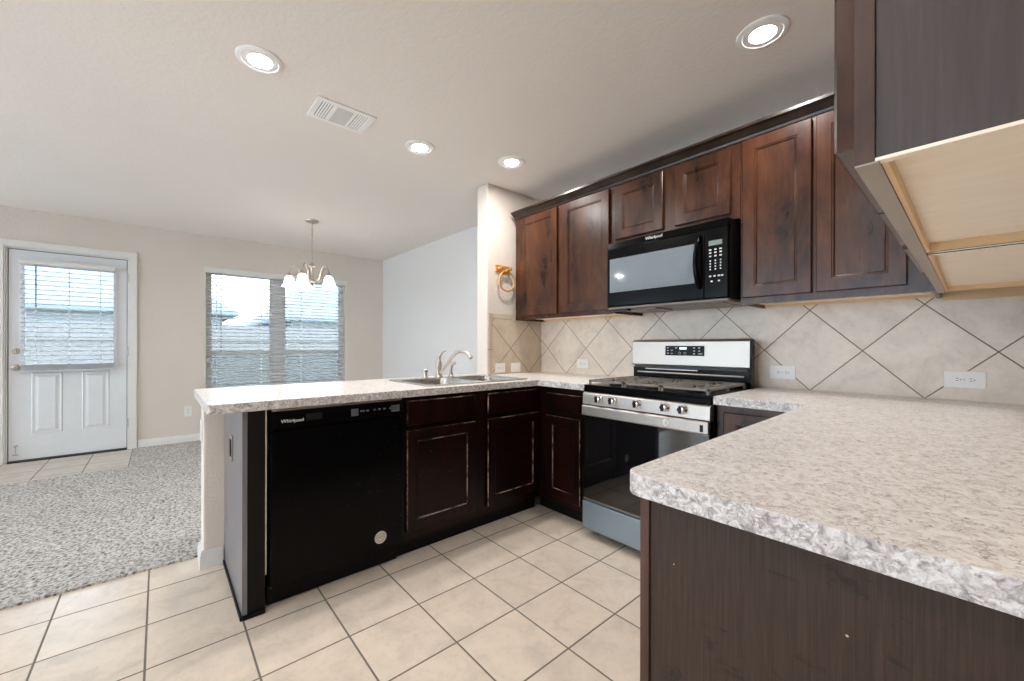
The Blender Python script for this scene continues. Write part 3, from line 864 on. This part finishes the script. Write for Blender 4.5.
# wall cabinets on the stove wall
YU = 2.295     # face-frame plane, doors stand proud of it
UB, UT = 1.367, 2.222
def wall_cab(name, x0, x1, zb, zt, doors, dzb, dzt, label, loc=None):
    r = thing(name, ((x0+x1)/2, YB, zb), label, 'cabinet', 'espresso wall cabinets over the range wall')
    c_ = MB()
    c_.box(x0, x0+.015, YU+.019, YB-.002, zb, zt).box(x1-.015, x1, YU+.019, YB-.002, zb, zt).box(x0+.015, x1-.015, YU+.019, YB-.002, zt-.015, zt).box(x0+.015,x1-.015,YB-.008,YB-.002,zb+.03,zt-.015)
    obj('carcass', c_, M['cab'], r)
    obj('face_frame', MB().box(x0, x1, YU, YU+.0185, zb, zt), M['cab'], r)
    obj('underside', MB().box(x0+.015, x1-.015, YU+.019, YB-.03, zb+.018, zb+.028), M['maple'], r)
    obj('hanging_rail', MB().box(x0+.015, x1-.015, YB-.03, YB-.008, zb+.006, zb+.028), M['maple_raw'], r)
    for a, b in doors:
        add_door(r, 'door', faceY(YU-.0005, a, dzb), b-a, dzt-dzb, M['cab'], .055)
    return r
wall_cab('wall_cabinet', -2.556, -1.566, UB, UT, [(-2.487,-2.073),(-2.020,-1.604)], 1.395, 2.208, 'two-door espresso wall cabinet left of the microwave, beside the towel ring')
wall_cab('wall_cabinet', -1.564, -.799, 1.822, UT, [(-1.556,-1.222),(-1.148,-.843)], 1.852, 2.200, 'short two-door espresso wall cabinet directly above the microwave')
wall_cab('wall_cabinet', -.797, -.094, UB, UT, [(-.785,-.492),(-.474,-.176)], 1.400, 2.208, 'two-door espresso wall cabinet right of the microwave')
# wall cabinets on the right wall (overhead, near)
XU = -.092
def side_cab(y0, y1, doors, label, near):
    r = thing('overhead_cabinet', (XR, (y0+y1)/2, 1.36), label, 'cabinet', 'overhead cabinets on the right wall')
    zb = 1.36
    c_ = MB()
    c_.box(XU+.019, XR-.002, y0+.014, y0+.026, zb+.016, UT).box(XU+.019, XR-.002, y1-.014, y1, zb+.003, UT).box(XU+.019, XR-.002, y0+.026, y1-.014, UT-.015, UT)
    obj('carcass', c_, M['cab'], r)
    obj('face_frame', MB().box(XU, XU+.0185, y0, y1, zb, UT), M['edge'], r, bevel=.001)
    obj('frame_lip', MB().box(XU+.001, XU+.022, y0+.0005, y1-.0005, zb-.0022, zb-.0002), M['graywood'], r)['label'] = 'grey-stained underside edge of the face frame'
    if near:
        obj('side_panel', MB().box(XU+.019, XR-.002, y0+.004, y0+.0138, zb+.004, UT), M['side'], r)
        obj('panel_lip', MB().box(XU+.012, XR-.002, y0+.001, y0+.014, zb, zb+.0038), M['maple'], r)['label'] = 'pale unfinished edge of the side panel'
    obj('underside', MB().box(XU+.024, XR-.002, y0+.0145, y1-.0145, zb+.018, zb+.026), M['maple'], r)
    obj('bottom_rail', MB().box(XU+.0225, XU+.028, y0+.015, y1-.015, zb, zb+.0178).box(XU+.028, XR-.002, y1-.034, y1-.0145, zb+.002, zb+.0178), M['maple_raw'], r)
    if not near:
        obj('hanging_rail', MB().box(XU+.003, XR-.002, YB-.030, YB-.0105, 1.3555, 1.42), M['maple_raw'], r)
    for a, b in doors:
        M0 = frameM((XU-.0005, b, zb+.022), (0,-1,0), (0,0,1))
        add_door(r, 'door', M0, b-a, UT-.012-zb-.022, M['cab'])
    return r
side_cab(.612, 1.318, [(.618,.945),(.955,1.29)], 'overhead espresso cabinet at upper right, nearest, with maple underside', True)
side_cab(1.321, 2.290, [(1.345,1.80)], 'overhead espresso cabinet on the right wall, farther one next to the corner', False)
m_ = MB().tube([(XU+.03,1.3195,1.3585),(XR-.01,1.3195,1.3585)], .0022, 6)
tag(obj('metal_trim_strip', m_, M['chrome']), 'thin bright strip under the joint of the two overhead cabinets', 'strip')

# crown moulding
def crown(name, label, pts_mb): return tag(obj(name, pts_mb, M['crown'], smooth=False), label, 'moulding')
cr = MB()
pf = [(0,0),(-.012,0),(-.016,.012),(-.022,.016),(-.040,.034),(-.050,.040),(-.058,.042),(-.058,.056),(0,.056)]
cr.prism([(YU+p+.004, UT-.004+q) for p, q in pf], -2.560, XU-.002, 'x')
o = crown('crown_molding', 'dark stepped crown moulding along the top of the stove-wall cabinets', cr)
cr = MB(); n = len(pf)
v0 = [Vector((XU+p+.004, .60, UT-.004+q)) for p, q in pf]; v1 = [Vector((XU+p+.004, 2.235, UT-.004+q)) for p, q in pf]
cr.v = v0+v1; cr.f = [tuple(range(n)), tuple(range(n,2*n))] + [(i,(i+1)%n,n+(i+1)%n,n+i) for i in range(n)]
crown('crown_molding', 'dark crown moulding on top of the overhead cabinets of the right wall', cr)

# ------------------------------------------------------------------ backsplash
struct('trim_4', MB().box(XS+.011, XR-.001, YB-.010, YB-.0005, CT+.001, 1.430), M['splash'], label='diagonal beige tile backsplash behind the range')
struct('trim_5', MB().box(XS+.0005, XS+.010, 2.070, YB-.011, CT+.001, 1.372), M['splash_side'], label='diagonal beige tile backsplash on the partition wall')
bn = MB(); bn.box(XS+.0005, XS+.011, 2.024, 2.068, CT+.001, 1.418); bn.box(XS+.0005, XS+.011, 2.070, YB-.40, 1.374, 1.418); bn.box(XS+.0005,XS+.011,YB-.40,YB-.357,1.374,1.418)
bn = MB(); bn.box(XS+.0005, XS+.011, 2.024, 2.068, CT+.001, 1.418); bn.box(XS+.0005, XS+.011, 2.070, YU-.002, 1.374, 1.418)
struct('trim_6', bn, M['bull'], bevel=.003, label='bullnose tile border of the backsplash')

# ------------------------------------------------------------------ outlets
def outlet(loc, normal, right, label, horiz=True, kindp='duplex', w_=.122, h_=.074):
    r = thing('wall_outlet' if kindp == 'duplex' else 'light_switch', loc, label, 'outlet' if kindp == 'duplex' else 'switch', 'white outlet and switch plates')
    Mx = frameM(loc, right, tuple(Vector(normal).cross(Vector(right))))
    W, H = (w_, h_) if horiz else (h_, w_)
    obj('plate', MB(Mx).box(-W/2, W/2, -H/2, H/2, 0, .006), M['plastic'], r, bevel=.002)
    if kindp == 'duplex':
        for s_ in (-1, 1):
            cxx, cyy = (s_*.020, 0) if horiz else (0, s_*.020)
            f_ = MB(Mx)
            pts = []
            for t in range(20):
                q = 2*PI*t/20
                a, b = .0155*math.cos(q), .0155*math.sin(q)
                if horiz: b = max(-.0125, min(.0125, b))
                else: a = max(-.0125, min(.0125, a))
                pts.append((cxx+a, cyy+b))
            f_.prism(pts, .006, .0085)
            fo = obj('receptacle', f_, M['plastic'], r)
            sl2 = MB(Mx)
            if horiz:
                sl2.box(cxx-.005,cxx+.003, cyy+.004, cyy+.0062, .0085,.0090).box(cxx-.005,cxx+.003,cyy-.0062,cyy-.004,.0085,.0090).lathe((cxx+.009,cyy,.0085),[(.0022,0),(.0022,.0005)],8)
            else:
                sl2.box(cxx-.0062,cxx-.004,cyy-.003,cyy+.005,.0085,.0090).box(cxx+.004,cxx+.0062,cyy-.003,cyy+.005,.0085,.0090).lathe((cxx,cyy-.009,.0085),[(.0022,0),(.0022,.0005)],8)
            obj('slots', sl2, M['slot'], fo)
        obj('screw', MB(Mx).lathe((0,0,.006),[(.003,0),(.002,.001)],10), M['nickel'], r)
    else:
        obj('rocker', MB(Mx).box(-.034 if horiz else -.017, .034 if horiz else .017, -.017 if horiz else -.034, .017 if horiz else .034, .006, .009), M['plastic'], r, bevel=.001)
    return r
yw = YB-.0102
outlet((-2.108,yw,1.003), (0,-1,0), (1,0,0), 'white outlet plate on the tiles left of the range')
outlet((-.700,yw,1.005), (0,-1,0), (1,0,0), 'white outlet plate on the tiles just right of the range')
outlet((-.026,yw,1.007), (0,-1,0), (1,0,0), 'white outlet plate on the tiles at the far right, above the foreground worktop')
outlet((XS+.0102,2.150,.965), (1,0,0), (0,1,0), 'white outlet plate on the tiled partition, nearer the sink', w_=.105, h_=.078)
outlet((XS+.0102,2.325,.965), (1,0,0), (0,1,0), 'white rocker switch plate on the tiled partition, nearer the corner', kindp='switch', w_=.105, h_=.078)
outlet((XF+.0005,.258,.372), (1,0,0), (0,1,0), 'white upright outlet plate low on the dining wall between door and window', horiz=False)
outlet((-2.672,.1715,.70), (0,-1,0), (1,0,0), 'small white outlet on the end of the half wall under the worktop', horiz=False, w_=.11, h_=.07)

# ------------------------------------------------------------------ towel ring
tr = thing('towel_ring', (XS,2.18,1.79), 'brass towel ring on the partition wall beside the wall cabinets', 'towel ring')
obj('mount_plate', MB().box(XS+.0005, XS+.012, 2.105, 2.262, 1.765, 1.822), M['brass'], tr, bevel=.003)
obj('posts', MB().lathe((XS+.012,2.135,1.795),[(.012,0),(.008,.010),(.008,.030),(.014,.034),(.014,.042),(.004,.046)],16,'x').lathe((XS+.012,2.232,1.795),[(.012,0),(.008,.010),(.008,.030),(.014,.034),(.014,.042),(.004,.046)],16,'x').tube([(XS+.04,2.135,1.795),(XS+.04,2.232,1.795)],.006,10), M['brass'], tr, smooth=True)
obj('ring', MB().torus((XS+.040,2.198,1.690), .082, .007, 'x'), M['brass'], tr, smooth=True)
obj('hanger', MB().tube([(XS+.040,2.198,1.795),(XS+.040,2.198,1.768)], .007, 10), M['brass'], tr, smooth=True)

# ------------------------------------------------------------------ sink and faucet
sk = thing('kitchen_sink', ((SX0+SX1)/2,(SY0+SY1)/2,CT), 'stainless double-bowl sink set in the peninsula worktop', 'sink')
def rrect(x0, x1, y0, y1, r, n=5):
    return arc(x1-r,y1-r,r,0,90,n)+arc(x0+r,y1-r,r,90,180,n)+arc(x0+r,y0+r,r,180,270,n)+arc(x1-r,y0+r,r,270,360,n)
ymid = 1.565
bowls = [(SX0+.085,SX1-.035,SY0+.035,ymid-.018),(SX0+.085,SX1-.035,ymid+.018,SY1-.035)]
rim = slab('rim', rrect(SX0,SX1,SY0,SY1,.035), [rrect(*b_, .06) for b_ in bowls], CT+.0005, CT+.0065, M['sink'], .002)
rim.parent = sk
for v in rim.data.vertices: v.co -= sk.location
for b_ in bowls:
    mb = MB(); n = 24
    for ins, z in ((0,CT+.004),(.004,CT-.01),(.010,CT-.13),(.030,CT-.165),(.07,CT-.172)):
        mb.v += [Vector((x,y,z)) for x, y in rrect(b_[0]+ins,b_[1]-ins,b_[2]+ins,b_[3]-ins,max(.012,.06-ins*.3))]
    nn = len(mb.v)//5
    for i in range(4):
        for k in range(nn): mb.f.append((i*nn+k, i*nn+(k+1)%nn, (i+1)*nn+(k+1)%nn, (i+1)*nn+k))
    mb.f.append(tuple(4*nn+k for k in range(nn)))
    bo = obj('bowl', mb, M['sink'], sk, smooth=True)
    obj('drain', MB().lathe(((b_[0]+b_[1])/2,(b_[2]+b_[3])/2,CT-.172),[(.045,.001),(.042,.004),(.02,.001),(.001,.001)],20,cap=False), M['chrome'], bo, smooth=True)
zt = CT+.0068
fx, fy = -2.545, 1.535
fa = thing('kitchen_faucet', (fx,fy,zt), 'brushed nickel single-handle faucet with curved spout behind the sink', 'faucet')
obj('body', MB().lathe((fx,fy,zt),[(.030,0),(.030,.006),(.022,.014),(.020,.05),(.021,.075),(.024,.085),(.022,.100),(.017,.118),(.010,.130),(.002,.134)],20), M['nickel'], fa, smooth=True)
obj('handle', MB().tube([(fx,fy,zt+.105),(fx-.003,fy+.002,zt+.140),(fx+.002,fy+.015,zt+.168),(fx+.010,fy+.032,zt+.186),(fx+.016,fy+.052,zt+.196)],[.015,.013,.009,.006,.004],12), M['nickel'], fa, smooth=True)
sp_ = [(fx+.012,fy+.004,zt+.030),(fx+.045,fy+.012,zt+.060),(fx+.085,fy+.022,zt+.105),(fx+.125,fy+.032,zt+.150),(fx+.168,fy+.042,zt+.182),(fx+.215,fy+.052,zt+.192),(fx+.262,fy+.062,zt+.180),(fx+.292,fy+.068,zt+.160)]
so = obj('spout', MB().tube(sp_,[.012,.0125,.0125,.0125,.0125,.012,.012,.012],14), M['nickel'], fa, smooth=True)
obj('aerator', MB().tube([(fx+.286,fy+.067,zt+.164),(fx+.303,fy+.071,zt+.146)],.0145,14), M['nickel'], so, smooth=True)
sy = 1.640
ss_ = thing('side_sprayer', (fx,sy,zt), 'small brushed nickel side sprayer right of the faucet', 'sprayer')
obj('base', MB().lathe((fx,sy,zt),[(.022,0),(.022,.005),(.014,.012),(.013,.03)],16), M['nickel'], ss_, smooth=True)
obj('spray_head', MB().tube([(fx,sy,zt+.025),(fx,sy,zt+.06),(fx+.004,sy+.004,zt+.085),(fx+.014,sy+.012,zt+.098),(fx+.026,sy+.022,zt+.100)],[.011,.010,.012,.014,.013],12), M['nickel'], ss_, smooth=True)
sy = 1.425
so_ = thing('soap_dispenser', (fx,sy,zt), 'short brushed nickel dispenser cap left of the faucet', 'dispenser')
obj('base', MB().lathe((fx,sy,zt),[(.022,0),(.022,.005),(.015,.010),(.014,.035)],16), M['nickel'], so_, smooth=True)
obj('cap', MB().lathe((fx,sy,zt),[(.014,.035),(.019,.038),(.020,.058),(.016,.062),(.002,.063)],16), M['nickel'], so_, smooth=True)

# ------------------------------------------------------------------ dishwasher
dw = thing('dishwasher', (-2.28,.66,0), 'black built-in dishwasher with a round white sticker, at the end of the peninsula', 'dishwasher')
d0, d1 = .356, .974
obj('tub', MB().box(XS+.03, FX-.005, d0+.004, d1-.004, .10, CU-.012), M['black_plain'], dw)
obj('door', MB().box(FX-.004, FX+.024, d0+.004, d1-.002, .105, .775), M['black'], dw, bevel=.004)
cp_ = MB(); cp_.prism([(FX-.004,.782),(FX+.018,.782),(FX+.030,.790),(FX+.026,.862),(FX-.004,.862)], d0+.004, d1-.002, 'y')
cpn = obj('control_panel', cp_, M['black'], dw, bevel=.002)
obj('top_strip', MB().box(FX-.002, FX+.020, d0+.01, d1-.006, .8635, .8705), M['steel'], dw)
obj('kick_plate', MB().box(FX-.06, FX-.045, d0+.004, d1-.004, .002, .10), M['kick'], dw)
MX = lambda y, z, x=FX+.0285: frameM((x, y, z), (0,1,0), (0,0,1))
text_part('logo', 'Whirlpool', .022, MX(.445,.818), M['print'], cpn)
pn = MB(); xx = FX+.0285
for yy, ww in ((.535,.030),(.745,.022),(.775,.012),(.812,.012),(.835,.012),(.862,.012),(.895,.040)):
    pn.box(xx-.001, xx+.0006, yy, yy+ww, .824, .832)
pn.box(xx-.001,xx+.0006,.70,.735,.808,.842); pn.box(xx-.001,xx+.0006,.905,.95,.808,.842)
obj('control_marks', pn, M['print_dim'], cpn)
obj('pocket_handle', MB().box(FX+.0265, FX+.0292, .50, .57, .812,.842), M['black_plain'], cpn, bevel=.001)
stk = obj('sticker', MB().lathe((FX+.0242,.851,.176),[(.031,0),(.031,.0006)],32,'x'), M['sticker'], dw)
ik = MB(); ik.torus((FX+.0250,.851,.176),.027,.0008,'x',32,6).torus((FX+.0250,.851,.176),.017,.0012,'x',32,6)
ik.box(FX+.0248,FX+.0254,.840,.862,.177,.1795).box(FX+.0248,FX+.0254,.842,.860,.170,.172).box(FX+.0248,FX+.0254,.845,.857,.183,.185)
for q in range(16):
    t = 2*PI*q/16; yy, zz = .851+.022*math.cos(t), .176+.022*math.sin(t)
    ik.box(FX+.0248,FX+.0254,yy-.0013,yy+.0013,zz-.0016,zz+.0016)
obj('sticker_print', ik, M['ink'], stk)
# paint specks on the door
spk = MB()
for q in range(42):
    yy = .60 + .37*random.random()**.7; zz = random.uniform(.12,.74); r_ = random.uniform(.0008,.0019)
    spk.lathe((FX+.0241, yy, zz), [(r_,0),(r_*.6,.0005)], 6, 'x')
obj('paint_specks', spk, M['print_dim'], dw)

# ------------------------------------------------------------------ gas range
RX0, RX1, RYF = -1.563, -.811, 1.955
rg = thing('gas_range', ((RX0+RX1)/2,2.3,0), 'freestanding stainless and black gas range between the worktops', 'range')
obj('body', MB().box(RX0, RX1, RYF+.045, 2.545, .045, .90), M['black_plain'], rg)
ck = MB(); ck.box(RX0, RX1, RYF+.012, 2.50, .901, .915); ck.box(RX0, RX1, RYF+.010, RYF+.045, .872, .901)
obj('cooktop', ck, M['black'], rg, bevel=.004)
cpm = MB(); cpm.prism([(RYF+.045,.798),(RYF,.798),(RYF+.003,.862),(RYF+.016,.871),(RYF+.045,.871)], RX0, RX1, 'x')
cpl = obj('control_panel', cpm, M['steel'], rg, bevel=.0015)
for kx in (-1.442,-1.346,-1.191,-1.033,-.941):
    kb = obj('knob', MB().lathe((kx,RYF+.001,.838),[(.024,0),(.024,-.006),(.018,-.010),(.017,-.026),(.014,-.028),(.001,-.028)],20,'y'), M['chrome'], rg, smooth=True)
    obj('knob_grip', MB().box(kx-.0055,kx+.0055,RYF-.038,RYF-.0272,.820,.856), M['black_plain'], kb, bevel=.001)
# oven door
od = obj('oven_door', MB().box(RX0+.003, RX1-.003, RYF+.004, RYF+.044, .232, .790), M['blackglass'], rg, bevel=.003)
hd = MB(); hd.prism([(RYF+.004,.730),(RYF-.010,.732),(RYF-.014,.738),(RYF-.014,.786),(RYF-.010,.792),(RYF+.004,.794)], RX0+.003, RX1-.003, 'x')
hh = obj('door_handle', hd, M['steel'], od, bevel=.002)
obj('handle_end_slot', MB().box(-.852,-.836,RYF-.0148,RYF-.0139,.742,.776), M['black_plain'], hh)
bdg = obj('round_badge', MB().lathe((-1.022,RYF-.0142,.762),[(.017,0),(.017,-.0012),(.012,-.0014)],24,'y'), M['sticker'], hh)
obj('badge_emblem', MB().torus((-1.022,RYF-.0160,.762),.010,.0008,'y',24,6).box(-1.026,-1.018,RYF-.0164,RYF-.0155,.755,.769), M['nickel'], bdg)
obj('door_label', MB().box(-1.17,-1.15,RYF+.0028,RYF+.0039,.286,.292), M['print'], od)
# drawer
obj('storage_drawer', MB().box(RX0+.003, RX1-.003, RYF-.004, RYF+.040, .050, .214), M['steel_blue'], rg, bevel=.003)
obj('drawer_lip', MB().box(RX0+.003, RX1-.003, RYF+.004, RYF+.040, .222, .228), M['steel'], rg)
obj('foot', MB().lathe((RX0+.06,RYF+.09,0),[(.018,.001),(.018,.010),(.008,.014),(.008,.045)],12), M['black_plain'], rg)
obj('foot', MB().lathe((RX1-.06,RYF+.09,0),[(.018,.001),(.018,.010),(.008,.014),(.008,.045)],12), M['black_plain'], rg)
# backguard
bg_ = MB(); bg_.prism([(2.545,.90),(2.512,.90),(2.512,1.010),(2.545,1.010)], RX0+.004, RX1-.004, 'x')
obj('backguard_base', bg_, M['black'], rg)
obj('vent_slot', MB().box(RX0+.02, RX1-.02, 2.500, 2.5115, 1.006, 1.022), M['slot'], rg)
obj('vent_trim', MB().box(RX0+.10, RX0+.45, 2.500, 2.5115, .996, 1.002).tube([(RX0+.04,2.506,.975),(RX1-.04,2.506,.975)],.006,8), M['steel'], rg)
pm = MB(); pm.prism([(2.545,1.022),(2.500,1.022),(2.496,1.030),(2.504,1.178),(2.515,1.192),(2.545,1.195)], RX0, RX1-.008, 'x')
bgp = obj('backguard_panel', pm, M['steel'], rg, bevel=.003)
obj('side_trim', MB().box(RX1-.0075, RX1, 2.492, 2.548, .915, 1.190), M['black'], rg, bevel=.002)
# display
dsp = obj('display', MB().box(-1.318,-1.070, 2.4965, 2.4985, 1.090, 1.152), M['black'], bgp)
dsp.location.z += 0
DM = lambda x, z: frameM((x, 2.4960, z), (1,0,0), (0,0,1))
obj('lit_clock_window', MB().box(-1.222,-1.178,2.4955,2.4964,1.130,1.143), M['lcd'], dsp)
mk = MB()
for (mx, mz) in ((-1.300,1.122),(-1.273,1.122),(-1.300,1.104),(-1.273,1.104),(-1.300,1.139),(-1.245,1.139),(-1.13,1.139),(-1.100,1.139),(-1.13,1.120),(-1.100,1.120),(-1.13,1.103),(-1.100,1.103),(-1.087,1.103)):
    mk.box(mx-.006, mx+.006, 2.4955, 2.4966, mz-.0022, mz+.0022)
for mx in (-1.222,-1.188): mk.torus((mx,2.4960,1.104),.008,.0010,'y',16,6)
obj('key_marks', mk, M['print'], dsp)
# grates: three cast-iron sections
gz = .944
for gi, (a, b) in enumerate(((RX0+.020,RX0+.262),(RX0+.267,RX1-.267),(RX1-.262,RX1-.020))):
    g = MB(); ya_, yb_ = RYF+.035, 2.47
    t = .011; h_ = .012
    for yy in (ya_, (ya_+yb_)/2-t/2, yb_-t): g.box(a, b, yy, yy+t, gz-h_, gz)
    for xx in (a, b-t): g.box(xx, xx+t, ya_, yb_, gz-h_, gz)
    for q in range(1, 4):
        xx = a + (b-a)*q/4; 
        for yc in (ya_+(yb_-ya_)*.25, ya_+(yb_-ya_)*.75):
            g.box(xx-t/2.4, xx+t/2.4, yc-.115, yc-.028, gz-h_, gz).box(xx-t/2.4, xx+t/2.4, yc+.028, yc+.115, gz-h_, gz)
    for yc in (ya_+(yb_-ya_)*.25, ya_+(yb_-ya_)*.75):
        for dyy in (-.055,0,.055):
            g.box(a+t, (a+b)/2-.030, yc+dyy-t/2.4, yc+dyy+t/2.4, gz-h_, gz).box((a+b)/2+.030, b-t, yc+dyy-t/2.4, yc+dyy+t/2.4, gz-h_, gz)
    for xx in (a, b-t):
        for yy in (ya_, yb_-t, (ya_+yb_)/2): g.box(xx, xx+t, yy, yy+t, .9155, gz-h_)
    obj('grate', g, M['iron'], rg)
    for yc in (ya_+(yb_-ya_)*.25, ya_+(yb_-ya_)*.75):
        if gi == 1 and yc > 2.2: continue
        bx_ = (a+b)/2
        bn_ = obj('burner', MB().lathe((bx_,yc,.9155),[(.045,0),(.045,.006),(.036,.008),(.036,.013),(.030,.017),(.001,.018)],20), M['black_plain'], rg, smooth=True)

# ------------------------------------------------------------------ microwave
MX0, MX1, MYF = -1.561, -.824, 2.200
mz0, mz1 = 1.400, 1.818
mw = thing('microwave', ((MX0+MX1)/2,2.4,mz0), 'black over-the-range microwave under the short wall cabinet', 'microwave')
obj('casing', MB().box(MX0, MX1, MYF+.040, YB-.012, mz0, mz1), M['black_plain'], mw, bevel=.003)
zd = 1.770
obj('top_vent', MB().prism([(MYF+.039,zd+.001),(MYF,zd+.001),(MYF+.006,mz1-.006),(MYF+.039,mz1)], MX0, MX1, 'x'), M['black'], mw)
xs_ = -.945      # split between door and control panel
dr = obj('door', MB().box(MX0+.001, xs_-.001, MYF, MYF+.039, mz0+.004, zd), M['black'], mw, bevel=.004)
wn_ = simple('microwave_window', (.20,.235,.26), .06, spec=.8)  # blue-grey daylight reflection put into the base colour
obj('window', MB().box(-1.540,-.995, MYF-.0016, MYF-.0001, 1.492, 1.706), wn_, dr, bevel=.0006)
obj('window_frame', MB().box(-1.490,-1.035, MYF-.0022, MYF-.0017, 1.662,1.665).box(-1.490,-1.035,MYF-.0022,MYF-.0017,1.528,1.531).box(-1.490,-1.487,MYF-.0022,MYF-.0017,1.531,1.662).box(-1.038,-1.035,MYF-.0022,MYF-.0017,1.531,1.662), M['cord'], dr)
obj('handle', MB().tube([(-.966,MYF-.001,1.742),(-.966,MYF-.018,1.728),(-.968,MYF-.032,1.690),(-.970,MYF-.040,1.640),(-.971,MYF-.042,1.590),(-.970,MYF-.038,1.540),(-.968,MYF-.028,1.500),(-.966,MYF-.014,1.472),(-.966,MYF-.001,1.462)],[.009,.011,.013,.014,.014,.014,.013,.011,.009],12), M['black'], dr, smooth=True)
cpn = obj('control_panel', MB().box(xs_+.001, MX1-.001, MYF, MYF+.039, mz0+.004, zd), M['black'], mw, bevel=.003)
obj('display', MB().box(-.920,-.852, MYF-.0015, MYF, 1.680, 1.706), M['lcd_grey'], cpn)
kp = MB(); kz = 1.662
for ri, zz in enumerate((1.658,1.642,1.624,1.600,1.585,1.570,1.555)):
    for xx in (-.912,-.886,-.860):
        ww = .006 if ri < 3 else .0035
        kp.box(xx-ww, xx+ww, MYF-.0008, MYF-.0001, zz-.0035, zz+.0035)
for xx in (-.912,-.890,-.868,-.852): kp.box(xx-.006,xx+.006,MYF-.0008,MYF-.0001,1.515,1.523)
for xx in (-.905,-.868): kp.box(xx-.005,xx+.005,MYF-.0008,MYF-.0001,1.488,1.496)
obj('keypad', kp, M['print'], cpn)
obj('logo_strip', MB().box(-1.30,-1.20,MYF-.0002,MYF+.0004,1.7685,1.7695), M['print_dim'], mw)
text_part('logo', 'Whirlpool', .026, frameM((-1.235,MYF+.0015,1.793),(1,0,0),(0,0,1)), M['print'], mw, ext=.002)
bt = MB(); bt.box(MX0+.004, MX1-.004, MYF+.010, YB-.03, 1.386, 1.3995)
bot = obj('bottom_plate', bt, M['iron'], mw, bevel=.003)
obj('grease_filter', MB().box(-1.50,-1.25,MYF+.06,MYF+.26,1.378,1.3858), M['iron'], bot)
obj('grease_filter', MB().box(-1.12,-.87,MYF+.06,MYF+.26,1.381,1.3858), M['iron'], bot)
obj('lamp_cover', MB().box(-1.545,-1.42,MYF+.014,MYF+.055,1.372,1.3858), M['black_plain'], bot)
